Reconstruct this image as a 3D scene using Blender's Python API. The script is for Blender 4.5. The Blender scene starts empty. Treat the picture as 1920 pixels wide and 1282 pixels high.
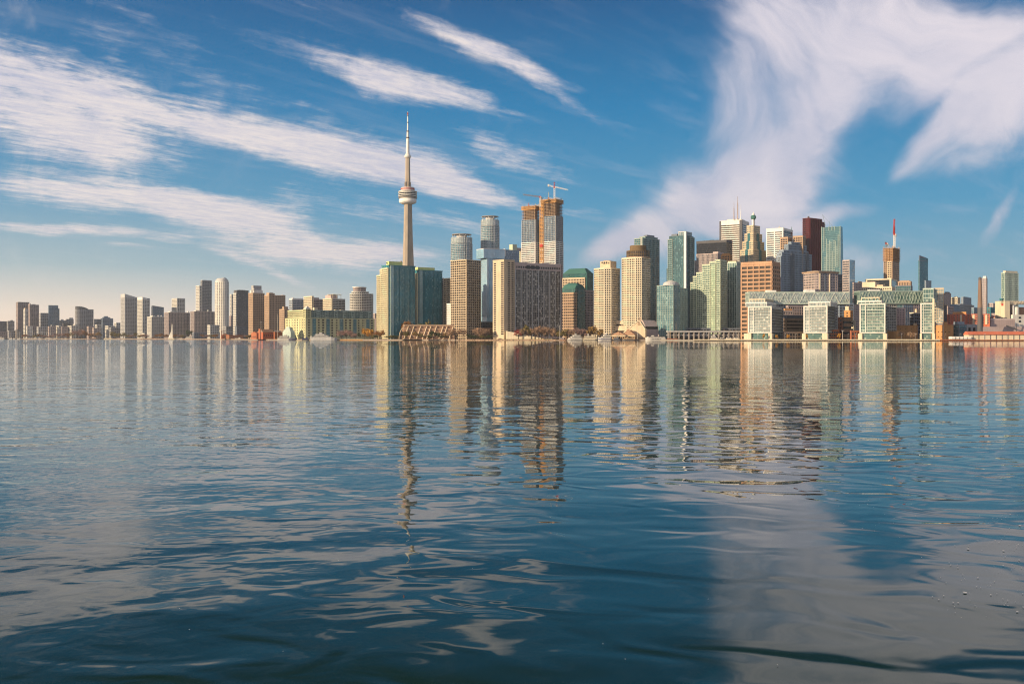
import bpy, math, random
from mathutils import Vector, Matrix

random.seed(7)
R_ = math.radians
sc = bpy.context.scene
COL = sc.collection

# ------------------------------------------------------------------ camera
F = 1830.0      # focal length in photo pixels (photo is 1920 wide)
HZ = 634.0      # photo row of the horizon
H = 3.8         # camera height above the water
GZ = 1.6        # ground level of the city
cam_d = bpy.data.cameras.new('camera')
cam_d.sensor_width = 36.0
cam_d.lens = 36.0 * F / 1920.0
cam_d.shift_y = (HZ - 641.0) / 1920.0
cam_d.clip_start = 0.5
cam_d.clip_end = 60000
cam = bpy.data.objects.new('camera', cam_d)
cam.location = (0, 0, H)
cam.rotation_euler = (R_(90), 0, 0)
COL.objects.link(cam)
sc.camera = cam

# ------------------------------------------------------------------ light
SUN_EL, SUN_S = 14.0, 30.0      # elevation; bearing from -X towards the camera (-Y)
sun_dir = Vector((-math.cos(R_(SUN_EL)) * math.cos(R_(SUN_S)), -math.cos(R_(SUN_EL)) * math.sin(R_(SUN_S)), math.sin(R_(SUN_EL))))
sun_d = bpy.data.lights.new('sun', 'SUN')
sun_d.energy = 5.0
sun_d.angle = R_(0.5)
sun_d.color = (1.0, 0.77, 0.50)
sun = bpy.data.objects.new('sun', sun_d)
sun.rotation_euler = sun_dir.to_track_quat('Z', 'Y').to_euler()
COL.objects.link(sun)

sc.view_settings.view_transform = 'Standard'
sc.view_settings.look = 'None'
sc.view_settings.exposure = 0.6
sc.view_settings.gamma = 1.0
sc.cycles.use_denoising = True
sc.cycles.denoising_prefilter = 'FAST'
sc.cycles.pixel_filter_type = 'BLACKMAN_HARRIS'
sc.cycles.filter_width = 1.15
sc.cycles.max_bounces = 6
sc.cycles.caustics_reflective = False
sc.cycles.caustics_refractive = False

# ------------------------------------------------------------------ node helper
class NT:
    def __init__(self, tree):
        self.t = tree; tree.nodes.clear()
    def n(self, typ, ins=None, **props):
        nd = self.t.nodes.new(typ)
        for k, v in props.items(): setattr(nd, k, v)
        for k, v in (ins or {}).items():
            if isinstance(v, bpy.types.NodeSocket): self.t.links.new(v, nd.inputs[k])
            else: nd.inputs[k].default_value = v
        return nd
    def m(self, op, a, b=None, c=None, clamp=False):
        nd = self.t.nodes.new('ShaderNodeMath'); nd.operation = op; nd.use_clamp = clamp
        for i, v in enumerate((a, b, c)):
            if v is None: continue
            if isinstance(v, bpy.types.NodeSocket): self.t.links.new(v, nd.inputs[i])
            else: nd.inputs[i].default_value = v
        return nd.outputs[0]
    def vm(self, op, a, b=None):
        nd = self.t.nodes.new('ShaderNodeVectorMath'); nd.operation = op
        for i, v in enumerate((a, b)):
            if v is None: continue
            if isinstance(v, bpy.types.NodeSocket): self.t.links.new(v, nd.inputs[i])
            else: nd.inputs[i].default_value = v
        return nd.outputs['Value'] if op in ('LENGTH', 'DOT_PRODUCT') else nd.outputs[0]
    def mr(self, v, a, b, c=0.0, d=1.0, smooth=True):
        nd = self.n('ShaderNodeMapRange', {'Value': v, 'From Min': a, 'From Max': b, 'To Min': c, 'To Max': d})
        nd.interpolation_type = 'SMOOTHSTEP' if smooth else 'LINEAR'
        return nd.outputs[0]
    def noise(self, vec, scale, detail=4, rough=0.55, dist=0.0, color=False):
        nd = self.n('ShaderNodeTexNoise', {'Vector': vec, 'Scale': scale, 'Detail': detail, 'Roughness': rough, 'Distortion': dist})
        return nd.outputs['Color' if color else 'Fac']
    def mix(self, f, a, b):
        nd = self.t.nodes.new('ShaderNodeMix'); nd.data_type = 'RGBA'
        for s, v in ((nd.inputs[0], f), (nd.inputs[6], a), (nd.inputs[7], b)):
            if isinstance(v, bpy.types.NodeSocket): self.t.links.new(v, s)
            else: s.default_value = v
        return nd.outputs[2]

def c4(c): return (c[0], c[1], c[2], 1.0)

# ------------------------------------------------------------------ sky with cirrus
world = bpy.data.worlds.new("World")
sc.world = world
world.use_nodes = True
w = NT(world.node_tree)
geo = w.n('ShaderNodeTexCoord').outputs['Generated']
sky = w.n('ShaderNodeTexSky')
sky.sky_type = 'NISHITA'; sky.sun_disc = False
sky.sun_elevation = R_(SUN_EL)
# Blender's sky: rotation 0 puts the sun on +Y and turns clockwise seen from above
sky.sun_rotation = math.atan2(sun_dir.x, sun_dir.y)
sky.air_density = 1.0; sky.dust_density = 1.2; sky.ozone_density = 2.5
sep = w.n('ShaderNodeSeparateXYZ', {'Vector': geo})
dx, dy, dz = sep.outputs[0], sep.outputs[1], sep.outputs[2]
# clear late-autumn air: deep blue, darkened above the view to dull the near water, pale towards the horizon, a peach glow under the sun in the west
def ramp(f, stops):
    nd = w.n('ShaderNodeValToRGB', {'Fac': f}); e = nd.color_ramp.elements
    for i, (p, c) in enumerate(stops):
        el = e[i] if i < 2 else e.new(p)
        el.position = p; el.color = c4(c)
    return nd.outputs[0]
up = w.m('MULTIPLY', dz, 2.0, clamp=True)
rampW = ramp(up, [(0.0, (.98, .75, .58)), (0.05, (.86, .71, .59)), (0.14, (.34, .45, .50)), (0.26, (.085, .275, .44)), (0.46, (.010, .158, .35)), (0.64, (.0, .084, .235)), (0.72, (.003, .034, .095)), (0.80, (.002, .016, .042)), (1.0, (.002, .014, .036))])
rampE = ramp(up, [(0.0, (.36, .43, .47)), (0.05, (.29, .41, .47)), (0.14, (.16, .34, .47)), (0.26, (.048, .25, .435)), (0.46, (.0, .158, .355)), (0.64, (.0, .080, .225)), (0.72, (.003, .034, .095)), (0.80, (.002, .016, .042)), (1.0, (.002, .014, .036))])
west = w.mr(w.m('DIVIDE', dx, w.m('MAXIMUM', w.m('ABSOLUTE', dy), 0.12)), 0.15, -0.5)
skyc = w.mix(0.90, w.vm('MULTIPLY', sky.outputs[0], (0.5, 0.9, 1.0)), w.vm('MULTIPLY', w.mix(west, rampE, rampW), (8.4, 8.4, 8.4)))
# bearings of the clouds as slopes (east / north, up / north); behind the viewer the pattern runs on mirrored
ady = w.m('MAXIMUM', w.m('ABSOLUTE', dy), 0.12)
uu = w.m('DIVIDE', dx, ady); vv = w.m('DIVIDE', dz, ady)
uv = w.n('ShaderNodeCombineXYZ', {'X': uu, 'Y': vv}).outputs[0]
# the cloud deck: a plane high overhead, streaks run towards the north-east
dzc = w.m('MAXIMUM', dz, 0.02)
pl = w.n('ShaderNodeCombineXYZ', {'X': w.m('DIVIDE', dx, w.m('ADD', dzc, 0.05)), 'Y': w.m('DIVIDE', dy, w.m('ADD', dzc, 0.05))}).outputs[0]
def streak(rot, sx, sy):
    return w.n('ShaderNodeMapping', {'Vector': pl, 'Rotation': (0, 0, R_(rot)), 'Scale': (1 / sx, 1 / sy, 1)}, vector_type='TEXTURE').outputs[0]
warp = w.vm('SUBTRACT', w.noise(uv, 5.0, 3, 0.55, color=True), (0.5, 0.5, 0.5))
uvw = w.vm('ADD', uv, w.vm('MULTIPLY', warp, (0.09, 0.030, 0.0)))
warp2 = w.vm('SUBTRACT', w.noise(uv, 2.6, 4, 0.6, color=True), (0.5, 0.5, 0.5))
uvr = w.vm('ADD', uv, w.vm('MULTIPLY', warp2, (0.16, 0.16, 0.0)))
def blobs(vec, lst):
    acc = None
    for (x, y, a, b, rot, wt) in lst:
        mp = w.n('ShaderNodeMapping', {'Vector': vec, 'Location': ((x - 960) / F, (HZ - y) / F, 0), 'Rotation': (0, 0, R_(-rot)), 'Scale': (a / F, b / F, 1)})
        mp.vector_type = 'TEXTURE'
        fl = w.vm('MULTIPLY', mp.outputs[0], (1, 1, 0))
        v = w.mr(w.vm('LENGTH', fl), 1.22, 0.0, 0.0, wt)
        acc = v if acc is None else w.m('ADD', acc, v)
    return acc
LEFT = [(540, 235, 430, 60, 15, 0.40), (1010, 130, 190, 34, 26, 0.45), (660, 390, 300, 38, 9, 0.42), (330, 110, 260, 40, 22, 0.35), (860, 420, 190, 30, 5, 0.35), (560, 120, 220, 30, 20, 0.3), (60, 165, 320, 125, 20, 1.15), (110, 250, 330, 55, 13, 0.8), (430, 250, 430, 44, 14, 0.95), (720, 312, 240, 56, 14, 1.1),
        (230, 368, 390, 46, 6, 1.25), (450, 402, 190, 40, 8, 0.9), (120, 426, 280, 17, 5, 1.0), (600, 466, 320, 44, 6, 1.2), (530, 512, 150, 16, 20, 0.7),
        (755, 158, 250, 48, 15, 1.25), (880, 80, 220, 32, 22, 0.9), (270, 35, 190, 22, 26, 0.5), (955, 290, 170, 34, 20, 0.75), (860, 340, 160, 22, 12, 0.6),
        (900, 372, 170, 17, 9, 0.75), (255, 462, 90, 10, 3, 0.55), (60, 290, 250, 30, 9, 0.45), (1070, 190, 110, 16, 32, 0.45), (170, 495, 140, 14, 3, 0.25),
        (700, 470, 200, 14, 3, 0.5), (560, 90, 260, 30, 20, 0.25), (1100, 392, 70, 14, 0, 0.35), (560, 10, 120, 14, 20, 0.3)]
RIGHT = [(1560, 40, 330, 120, 6, 0.15), (1890, 110, 170, 120, -10, 0.3), (1380, 60, 90, 130, -10, 0.1), (1760, 300, 150, 40, 8, 0.3), (1440, 300, 185, 165, -20, 1.35), (1280, 395, 250, 105, -32, 1.25), (1130, 475, 120, 50, -20, 1.1), (1420, 420, 190, 60, 10, 0.55), (1670, 70, 350, 165, 14, 1.15),
         (1850, 215, 220, 120, -14, 1.1), (1420, 110, 140, 190, -30, 0.85), (1885, 390, 95, 30, -52, 1.1), (1555, 385, 120, 30, -14, 0.8),
         (1650, 475, 180, 50, -5, 0.6), (1560, 190, 110, 90, -40, 0.8), (1720, 270, 110, 26, -38, 0.55), (1240, 290, 60, 70, 30, 0.35), (1340, 200, 80, 130, 30, 0.35)]
mL = blobs(uvw, LEFT); mR = blobs(uvr, RIGHT)
slit = w.mr(w.vm('LENGTH', w.vm('MULTIPLY', (lambda mp: mp.outputs[0])(w.n('ShaderNodeMapping', {'Vector': uvw, 'Location': ((1800 - 960) / F, (HZ - 165) / F, 0), 'Rotation': (0, 0, R_(38)), 'Scale': (210 / F, 17 / F, 1)}, vector_type='TEXTURE')), (1, 1, 0))), 1.5, 0.0, 0.0, 0.45)
mR = w.m('SUBTRACT', mR, slit)
n1 = w.noise(streak(50, 0.5, 2.2), 2.0, 7, 0.62, 0.35)
n2 = w.noise(streak(44, 1.6, 4.6), 3.6, 8, 0.72, 0.2)
n3 = w.noise(uvr, 5.0, 8, 0.58, 1.0)
nL = w.m('ADD', w.m('MULTIPLY', n1, 0.62), w.m('MULTIPLY', n2, 0.55))     # about 0.6
ripple = w.noise(streak(60, 5.0, 8.0), 2.2, 5, 0.6, 0.3)     # small altocumulus ripples high in the west
rmask = blobs(uv, [(120, 170, 330, 150, 20, 1.0), (470, 250, 300, 40, 14, 0.5), (300, 375, 420, 45, 6, 0.45)])
nL = w.m('ADD', nL, w.m('MULTIPLY', w.m('SUBTRACT', ripple, 0.5), w.m('MULTIPLY', rmask, 0.75)))
puff = w.noise(uvw, 21.0, 6, 0.62, 0.4)
nL = w.m('ADD', nL, w.m('MULTIPLY', w.m('SUBTRACT', puff, 0.42), 0.48))
alL = w.mr(w.m('ADD', w.m('MULTIPLY', mL, 0.66), w.m('MULTIPLY', w.m('SUBTRACT', nL, 0.6), 1.15)), 0.12, 0.80)
alL = w.m('MULTIPLY', alL, w.mr(w.m('ADD', w.m('MULTIPLY', nL, 0.8), w.m('MULTIPLY', mL, 0.25)), 0.36, 0.78, 0.35, 1.0))
nR = w.m('ADD', w.m('MULTIPLY', n3, 1.0), w.m('ADD', w.m('MULTIPLY', n1, 0.08), w.m('MULTIPLY', w.m('SUBTRACT', w.noise(uvr, 17.0, 6, 0.6, 0.8), 0.5), 0.30)))     # about 0.55
alR = w.mr(w.m('ADD', w.m('MULTIPLY', mR, 0.62), w.m('MULTIPLY', w.m('SUBTRACT', nR, 0.55), 1.15)), 0.05, 0.80)
alR = w.m('MULTIPLY', alR, w.mr(w.m('ADD', n3, w.m('MULTIPLY', mR, 0.18)), 0.36, 0.72, 0.40, 1.0))
veil = w.m('MULTIPLY', w.mr(n1, 0.48, 0.85), 0.24)
alpha = w.m('MAXIMUM', w.m('MAXIMUM', alL, alR), veil)
alpha = w.m('MULTIPLY', w.m('MULTIPLY', alpha, 0.90), w.mr(dz, 0.0, 0.05))
alpha = w.m('MULTIPLY', alpha, w.mr(dz, 0.31, 0.43, 1.0, 0.15))     # unseen cloud above the view thinned to darken its reflection in the water
# behind the viewer, an unseen bright cloud bank added to fill the shaded faces
south_fill = w.mr(dy, 0.05, -0.55)
alpha = w.m('MAXIMUM', alpha, w.m('MULTIPLY', w.m('MULTIPLY', south_fill, w.mr(dz, -0.02, 0.12)), w.mr(n1, 0.25, 0.6, 0.42, 0.80)))
warmth = w.mr(uu, -0.1, 0.35)
sel = w.mr(uu, 0.0, 0.12)
shade = w.m('ADD', w.m('MULTIPLY', w.m('MULTIPLY', n2, w.m('SUBTRACT', 1.0, sel)), 0.9), w.m('MULTIPLY', n3, w.m('ADD', 0.5, w.m('MULTIPLY', sel, 0.9))))
ccol_lit = w.mix(warmth, c4((0.86, 0.76, 0.71)), c4((0.78, 0.71, 0.75)))
ccol = w.mix(w.mr(shade, 0.45, 0.95), c4((0.52, 0.52, 0.63)), ccol_lit)
bg1 = w.n('ShaderNodeBackground', {'Color': skyc, 'Strength': 0.1})
bg2 = w.n('ShaderNodeBackground', {'Color': ccol, 'Strength': w.m('ADD', 0.76, w.m('MULTIPLY', south_fill, 0.16))})
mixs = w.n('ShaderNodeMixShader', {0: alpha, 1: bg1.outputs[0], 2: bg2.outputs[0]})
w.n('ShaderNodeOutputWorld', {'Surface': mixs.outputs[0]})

# ------------------------------------------------------------------ placing
def PX(px, Y): return (px - 960.0) / F * Y
def PZ(py, Y): return (HZ - py) / F * Y + H

def tag(o, label=None, cat=None, group=None, kind=None):
    for k, v in (('label', label), ('category', cat), ('group', group), ('kind', kind)):
        if v: o[k] = v
    return o
def empty(name, loc, rz=0.0):
    o = bpy.data.objects.new(name, None); o.location = loc; o.rotation_euler = (0, 0, rz); o.empty_display_size = 5
    COL.objects.link(o); return o

# ------------------------------------------------------------------ mesh builder
def offset(poly, e):
    n = len(poly); out = []
    for i in range(n):
        p0, p1, p2 = poly[i - 1], poly[i], poly[(i + 1) % n]
        a = (p1[0] - p0[0], p1[1] - p0[1]); b = (p2[0] - p1[0], p2[1] - p1[1])
        la = math.hypot(*a) or 1; lb = math.hypot(*b) or 1
        na = (a[1] / la, -a[0] / la); nb = (b[1] / lb, -b[0] / lb)
        k = 1 + na[0] * nb[0] + na[1] * nb[1]
        k = max(k, 0.25)
        out.append((p1[0] + e * (na[0] + nb[0]) / k, p1[1] + e * (na[1] + nb[1]) / k))
    return out
def rect(x0, x1, y0, y1): return [(x0, y0), (x1, y0), (x1, y1), (x0, y1)]
def ell(cx, cy, a, b, n=28, rot=0): return [(cx + a * math.cos(2 * math.pi * i / n + rot), cy + b * math.sin(2 * math.pi * i / n + rot)) for i in range(n)]

class MB:
    def __init__(s): s.v = []; s.f = []
    def prism(s, poly, z0, z1, poly2=None):
        n = len(poly); b = len(s.v); q = poly2 or poly
        z0f = z0 if callable(z0) else (lambda x, y: z0); z1f = z1 if callable(z1) else (lambda x, y: z1)
        s.v += [(x, y, z0f(x, y)) for x, y in poly] + [(x, y, z1f(x, y)) for x, y in q]
        s.f += [tuple(b + i for i in range(n - 1, -1, -1)), tuple(b + n + i for i in range(n))]
        s.f += [(b + i, b + (i + 1) % n, b + n + (i + 1) % n, b + n + i) for i in range(n)]
        return s
    def box(s, x0, x1, y0, y1, z0, z1): return s.prism(rect(x0, x1, y0, y1), z0, z1)
    def lathe(s, prof, cx=0, cy=0, n=24):
        b = len(s.v)
        for (r, z) in prof: s.v += [(cx + r * math.cos(2 * math.pi * i / n), cy + r * math.sin(2 * math.pi * i / n), z) for i in range(n)]
        for k in range(len(prof) - 1):
            for i in range(n):
                j = (i + 1) % n
                s.f.append((b + k * n + i, b + k * n + j, b + (k + 1) * n + j, b + (k + 1) * n + i))
        s.f.append(tuple(b + i for i in range(n - 1, -1, -1))); s.f.append(tuple(b + (len(prof) - 1) * n + i for i in range(n)))
        return s
    def bar(s, p, q, r0, r1=None, n=4):
        p, q = Vector(p), Vector(q); r1 = r0 if r1 is None else r1
        d = (q - p).normalized(); a = d.cross(Vector((0.01, 0.02, 1)) if abs(d.z) < 0.95 else Vector((1, 0, 0))).normalized(); c = d.cross(a)
        b = len(s.v)
        for (o, r) in ((p, r0), (q, r1)):
            for i in range(n):
                t = 2 * math.pi * (i + 0.5) / n
                s.v.append(tuple(o + (a * math.cos(t) + c * math.sin(t)) * r))
        s.f += [(b + i, b + n + i, b + n + (i + 1) % n, b + (i + 1) % n) for i in range(n)]
        s.f += [tuple(b + i for i in range(n)), tuple(b + n + i for i in range(n - 1, -1, -1))]
        return s
    def quad(s, *p):
        b = len(s.v); s.v += [tuple(x) for x in p]; s.f.append(tuple(range(b, b + len(p)))); return s
    def mesh(s, name, mat):
        me = bpy.data.meshes.new(name); me.from_pydata(s.v, [], s.f); me.materials.append(mat); me.update(); return me
    def build(s, name, mat, parent=None, loc=None):
        o = bpy.data.objects.new(name, s.mesh(name, mat)); COL.objects.link(o)
        if parent: o.parent = parent
        if loc: o.location = loc
        return o

def piers(mb, poly, z0, z1, bay, pw, e, edges=None):
    n = len(poly)
    for i in range(n):
        if edges is not None and i not in edges: continue
        p, q = poly[i], poly[(i + 1) % n]
        d = (q[0] - p[0], q[1] - p[1]); L = math.hypot(*d)
        if L < pw * 2: continue
        d = (d[0] / L, d[1] / L); nn = (d[1], -d[0])
        k = max(1, round(L / bay))
        for j in range(k + 1):
            s = pw * 0.55 + (L - pw * 1.1) * j / k
            a = (p[0] + d[0] * (s - pw / 2), p[1] + d[1] * (s - pw / 2)); b = (p[0] + d[0] * (s + pw / 2), p[1] + d[1] * (s + pw / 2))
            mb.prism([(a[0] + nn[0] * e, a[1] + nn[1] * e), (b[0] + nn[0] * e, b[1] + nn[1] * e), (b[0] - nn[0] * .2, b[1] - nn[1] * .2), (a[0] - nn[0] * .2, a[1] - nn[1] * .2)], z0, z1)

# ------------------------------------------------------------------ materials
MATS = {}
def wall_mat(name, col, rough=0.85, var=0.16, spec=0.25):
    key = ('w', name)
    if key in MATS: return MATS[key]
    m = bpy.data.materials.new(name); m.use_nodes = True; t = NT(m.node_tree)
    co = t.n('ShaderNodeTexCoord').outputs['Object']
    big = t.noise(co, 0.045, 4, 0.6)
    st = t.noise(t.n('ShaderNodeMapping', {'Vector': co, 'Scale': (0.9, 0.9, 0.05)}).outputs[0], 0.6, 4, 0.6)
    f = t.m('ADD', t.m('MULTIPLY', big, 0.5), t.m('MULTIPLY', st, 0.5))
    f = t.mr(f, 0.3, 0.7)
    a = c4([x * (1 - var) for x in col]); b = c4([min(1, x * (1 + var)) for x in col])
    bs = t.n('ShaderNodeBsdfPrincipled', {'Base Color': t.mix(f, a, b), 'Roughness': rough, 'Specular IOR Level': spec})
    t.n('ShaderNodeOutputMaterial', {'Surface': bs.outputs[0]})
    MATS[key] = m; return m
def glass_mat(name, col, light, cell=(2.4, 3.1), ior=1.75, rough=0.07, p=0.74):
    """Window glass seen from outside: dark rooms and, here and there, a pale blind; every pane a cell of its own."""
    key = ('g', name)
    if key in MATS: return MATS[key]
    m = bpy.data.materials.new(name); m.use_nodes = True; t = NT(m.node_tree)
    co = t.n('ShaderNodeTexCoord').outputs['Object']
    cell_v = t.vm('FLOOR', t.vm('DIVIDE', t.vm('ADD', co, (0.37, 0.41, 0.13)), (cell[0], cell[0], cell[1])))
    wn = t.n('ShaderNodeTexWhiteNoise', {'Vector': cell_v}).outputs['Value']
    wn2 = t.n('ShaderNodeTexWhiteNoise', {'Vector': t.vm('ADD', cell_v, (17.3, 5.1, 9.7))}).outputs['Value']
    big = t.noise(co, 0.03, 3, 0.5)
    base = t.mix(t.mr(big, 0.3, 0.7), c4([x * 0.75 for x in col]), c4([x * 1.25 for x in col]))
    colr = t.mix(t.mr(wn, p, 1.0), base, c4(light))
    wob = t.n('ShaderNodeCombineXYZ', {'X': t.m('MULTIPLY', t.m('SUBTRACT', wn, 0.5), 0.09), 'Y': t.m('MULTIPLY', t.m('SUBTRACT', wn2, 0.5), 0.09), 'Z': t.m('MULTIPLY', t.m('SUBTRACT', wn2, 0.5), 0.03)}).outputs[0]
    nrm = t.vm('NORMALIZE', t.vm('ADD', t.n('ShaderNodeNewGeometry').outputs['Normal'], wob))
    bs = t.n('ShaderNodeBsdfPrincipled', {'Base Color': colr, 'Roughness': rough, 'IOR': ior, 'Normal': nrm})
    t.n('ShaderNodeOutputMaterial', {'Surface': bs.outputs[0]})
    MATS[key] = m; return m

WALLS = dict(
    beige=(.50, .40, .29), sand=(.55, .44, .31), cream=(.62, .54, .40), yellow=(.60, .54, .36), lime=(.58, .56, .34), limepent=(.54, .60, .25), office=(.44, .27, .17), tan=(.42, .295, .205), orange=(.52, .27, .11),
    brown=(.33, .20, .13), brick=(.36, .13, .07), redbrick=(.42, .12, .06), mauve=(.36, .29, .28), grey=(.34, .34, .35), lightgrey=(.47, .47, .47), white=(.72, .70, .66),
    offwhite=(.62, .60, .55), concrete=(.42, .37, .31), shaftconcrete=(.35, .295, .235), darkconcrete=(.27, .24, .22), dark=(.045, .045, .05), charcoal=(.10, .10, .11), maroon=(.11, .02, .024), teal=(.045, .21, .25), sage=(.27, .34, .32), seasteel=(.15, .26, .29), darkteal=(.10, .16, .18),
    palegreen=(.48, .53, .40), mint=(.43, .51, .46), slate=(.16, .18, .22), bluegrey=(.23, .29, .36), copper=(.05, .145, .13), chimneybrick=(.20, .135, .10), boatwhite=(.50, .48, .45), steelblue=(.20, .27, .34), pinkgrey=(.44, .36, .34), roofred=(.50, .15, .09),
    ply=(.50, .27, .10), gold=(.16, .11, .06), silver=(.55, .56, .58), gravel=(.30, .28, .25), bark=(.09, .065, .05), sail=(.8, .76, .68), navy=(.04, .05, .14), red=(.45, .05, .04), rust=(.34, .12, .06), wood=(.36, .24, .14), lawn=(.16, .15, .05))
def W(n):
    return wall_mat(n, WALLS[n])
GLS = dict(
    dark=((.018, .02, .026), (.13, .12, .10)), blue=((.05, .10, .16), (.22, .30, .36)), teal=((.035, .13, .17), (.20, .36, .38)), deepteal=((.014, .19, .24), (.18, .40, .43)), hotel=((.035, .04, .05), (.50, .48, .44)), green=((.06, .13, .12), (.30, .38, .32)),
    sky=((.20, .40, .54), (.28, .48, .60)), smoke=((.08, .085, .10), (.24, .23, .22)), black=((.012, .013, .018), (.035, .035, .04)), bronze=((.07, .05, .035), (.20, .15, .11)), pale=((.22, .27, .27), (.52, .55, .51)),
    lightteal=((.20, .40, .43), (.36, .52, .52)), ltgreen=((.20, .30, .20), (.44, .52, .34)), copperglass=((.02, .085, .09), (.06, .16, .16)), tealdark=((.022, .085, .10), (.13, .25, .27)), seaglass=((.035, .11, .13), (.12, .22, .24)), haze=((.20, .21, .24), (.30, .30, .32)))  # 'haze' glass carries distance haze in its pane colour
def G(n):
    g = GLS[n]; return glass_mat('glass_' + n, *g, p=.86 if n in ('dark', 'bronze') else .74, ior=1.45 if n in ('dark', 'black', 'bronze', 'smoke', 'hotel') else 1.85)
def metal_mat(name, col, rough=0.4):
    key = ('m', name)
    if key in MATS: return MATS[key]
    m = wall_mat('metal_' + name, col, rough, 0.08, 0.5); MATS[key] = m; return m
def anymat(n):
    return n if not isinstance(n, str) else (G(n[1:]) if n[0] == '*' else W(n))

# ------------------------------------------------------------------ buildings
class Ctx:
    """One building: an Empty at its nearest corner; local x runs along the face turned from the sun, local y along the sunlit face."""
    def __init__(s, name, label, cat, px, Y, r=35, group=None, z=GZ):
        xl, xc, xr = px
        s.Y, s.r, s.z = Y, R_(r), z
        s.p = (PX(xc, Y), Y)
        s.R = s.xr(xr); s.L = s.yl(xl)
        if math.cos(s.r) - (xr - 960) / F * math.sin(s.r) < 0.15: s.R = 24.0    # face seen edge-on
        if math.sin(s.r) + (xl - 960) / F * math.cos(s.r) < 0.10: s.L = 24.0
        s.root = tag(empty(name, (s.p[0], Y, z), s.r), label, cat, group)
        s.label = label
    def xr(s, px):
        u = (px - 960) / F
        return (u * s.Y - s.p[0]) / (math.cos(s.r) - u * math.sin(s.r))
    def yl(s, px):
        u = (px - 960) / F
        return (s.p[0] - u * s.Y) / (math.sin(s.r) + u * math.cos(s.r))
    def h(s, py): return PZ(py, s.Y) - s.z
    def mass(s, poly, z0, z1, wall='beige', glass='dark', fh=3.3, band=1.3, bay=4.0, pier=0.7, e=0.35, name='tower_body', grid='facade_grid', roof=True, parent=None, edges=None, par=1.1, roofmat=None, label=None):
        """Glazed core with a storey-high grid of spandrel bands and piers, and a parapet roof."""
        if fh < 5:
            k_ = (1.32, 1.15) if s.Y < 2700 else (1.8, 1.9)
            fh *= k_[0]; band *= k_[0] * .84; bay *= k_[1]; pier *= k_[1] * .74
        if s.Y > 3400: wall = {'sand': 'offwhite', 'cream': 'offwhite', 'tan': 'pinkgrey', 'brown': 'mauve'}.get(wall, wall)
        gm = anymat('*' + glass if isinstance(glass, str) and glass in GLS else glass); wm = anymat(wall)
        body = MB().prism(poly, z0, z1 - 0.2).build(name, gm, parent or s.root)
        if label: body['label'] = label
        g = MB()
        if band > 0:
            k = max(1, round((z1 - z0) / fh)); f = (z1 - z0) / k
            for i in range(k):
                g.prism(offset(poly, e), z0 + f * (i + 1) - band, z0 + f * (i + 1) - 0.02 * (i == k - 1))
        if pier > 0: piers(g, poly, z0 + 0.01, z1 - 0.1, bay, pier, e + 0.07, edges)
        if g.v: g.build(grid, wm, body)
        if roof: MB().prism(offset(poly, e + 0.15), z1 - 0.35, z1 + par).build('roof', anymat(roofmat) if roofmat else wm, s.root)
        return body
    def block(s, poly, z0, z1, mat, name, parent=None, poly2=None, label=None):
        o = MB().prism(poly, z0, z1, poly2).build(name, anymat(mat), parent or s.root)
        if label: o['label'] = label
        return o
    def full(s, e=0.0): return rect(-e, s.R + e, -e, s.L + e)

def B(name, label, cat, px, top, Y, r=35, wall='beige', glass='dark', fh=3.3, band=1.3, bay=4.0, pier=0.7, e=0.35, pent=(), group=None, poly=None, base=0.0, par=1.1, roofmat=None, slope=None):
    """A box tower; pent = [(x0, x1, y0, y1, top row, material)] in fractions of the plan."""
    c = Ctx(name, label, cat, px, Y, r, group)
    pl = poly(c) if poly else c.full()
    z1 = c.h(top)
    c.mass(pl, base, z1, wall, glass, fh, band, bay, pier, e, par=par, roofmat=roofmat)
    if slope:   # a parapet screen that falls along the shaded face
        za, zb, mat = slope
        MB().prism(c.full(-0.6), z1, lambda x, y: (c.h(za) + (c.h(zb) - c.h(za)) * x / c.R) if True else 0).build('crown_screen', anymat(mat), c.root)
    for (x0, x1, y0, y1, py, mat) in pent:
        q = rect(c.R * x0, c.R * x1, c.L * y0, c.L * y1)
        o = c.block(q, z1, c.h(py), mat, 'penthouse')
    return c

def adopt(part, whole):
    """Hand all pieces built on one plan over to the building they belong to."""
    wm = lambda c: Matrix.Translation(c.root.location) @ Matrix.Rotation(c.r, 4, 'Z')
    inv = wm(whole).inverted() @ wm(part)
    for ch in [o for o in COL.objects if o.parent == part.root]:
        ch.parent = whole.root; ch.matrix_parent_inverse = inv
    bpy.data.objects.remove(part.root)

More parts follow.
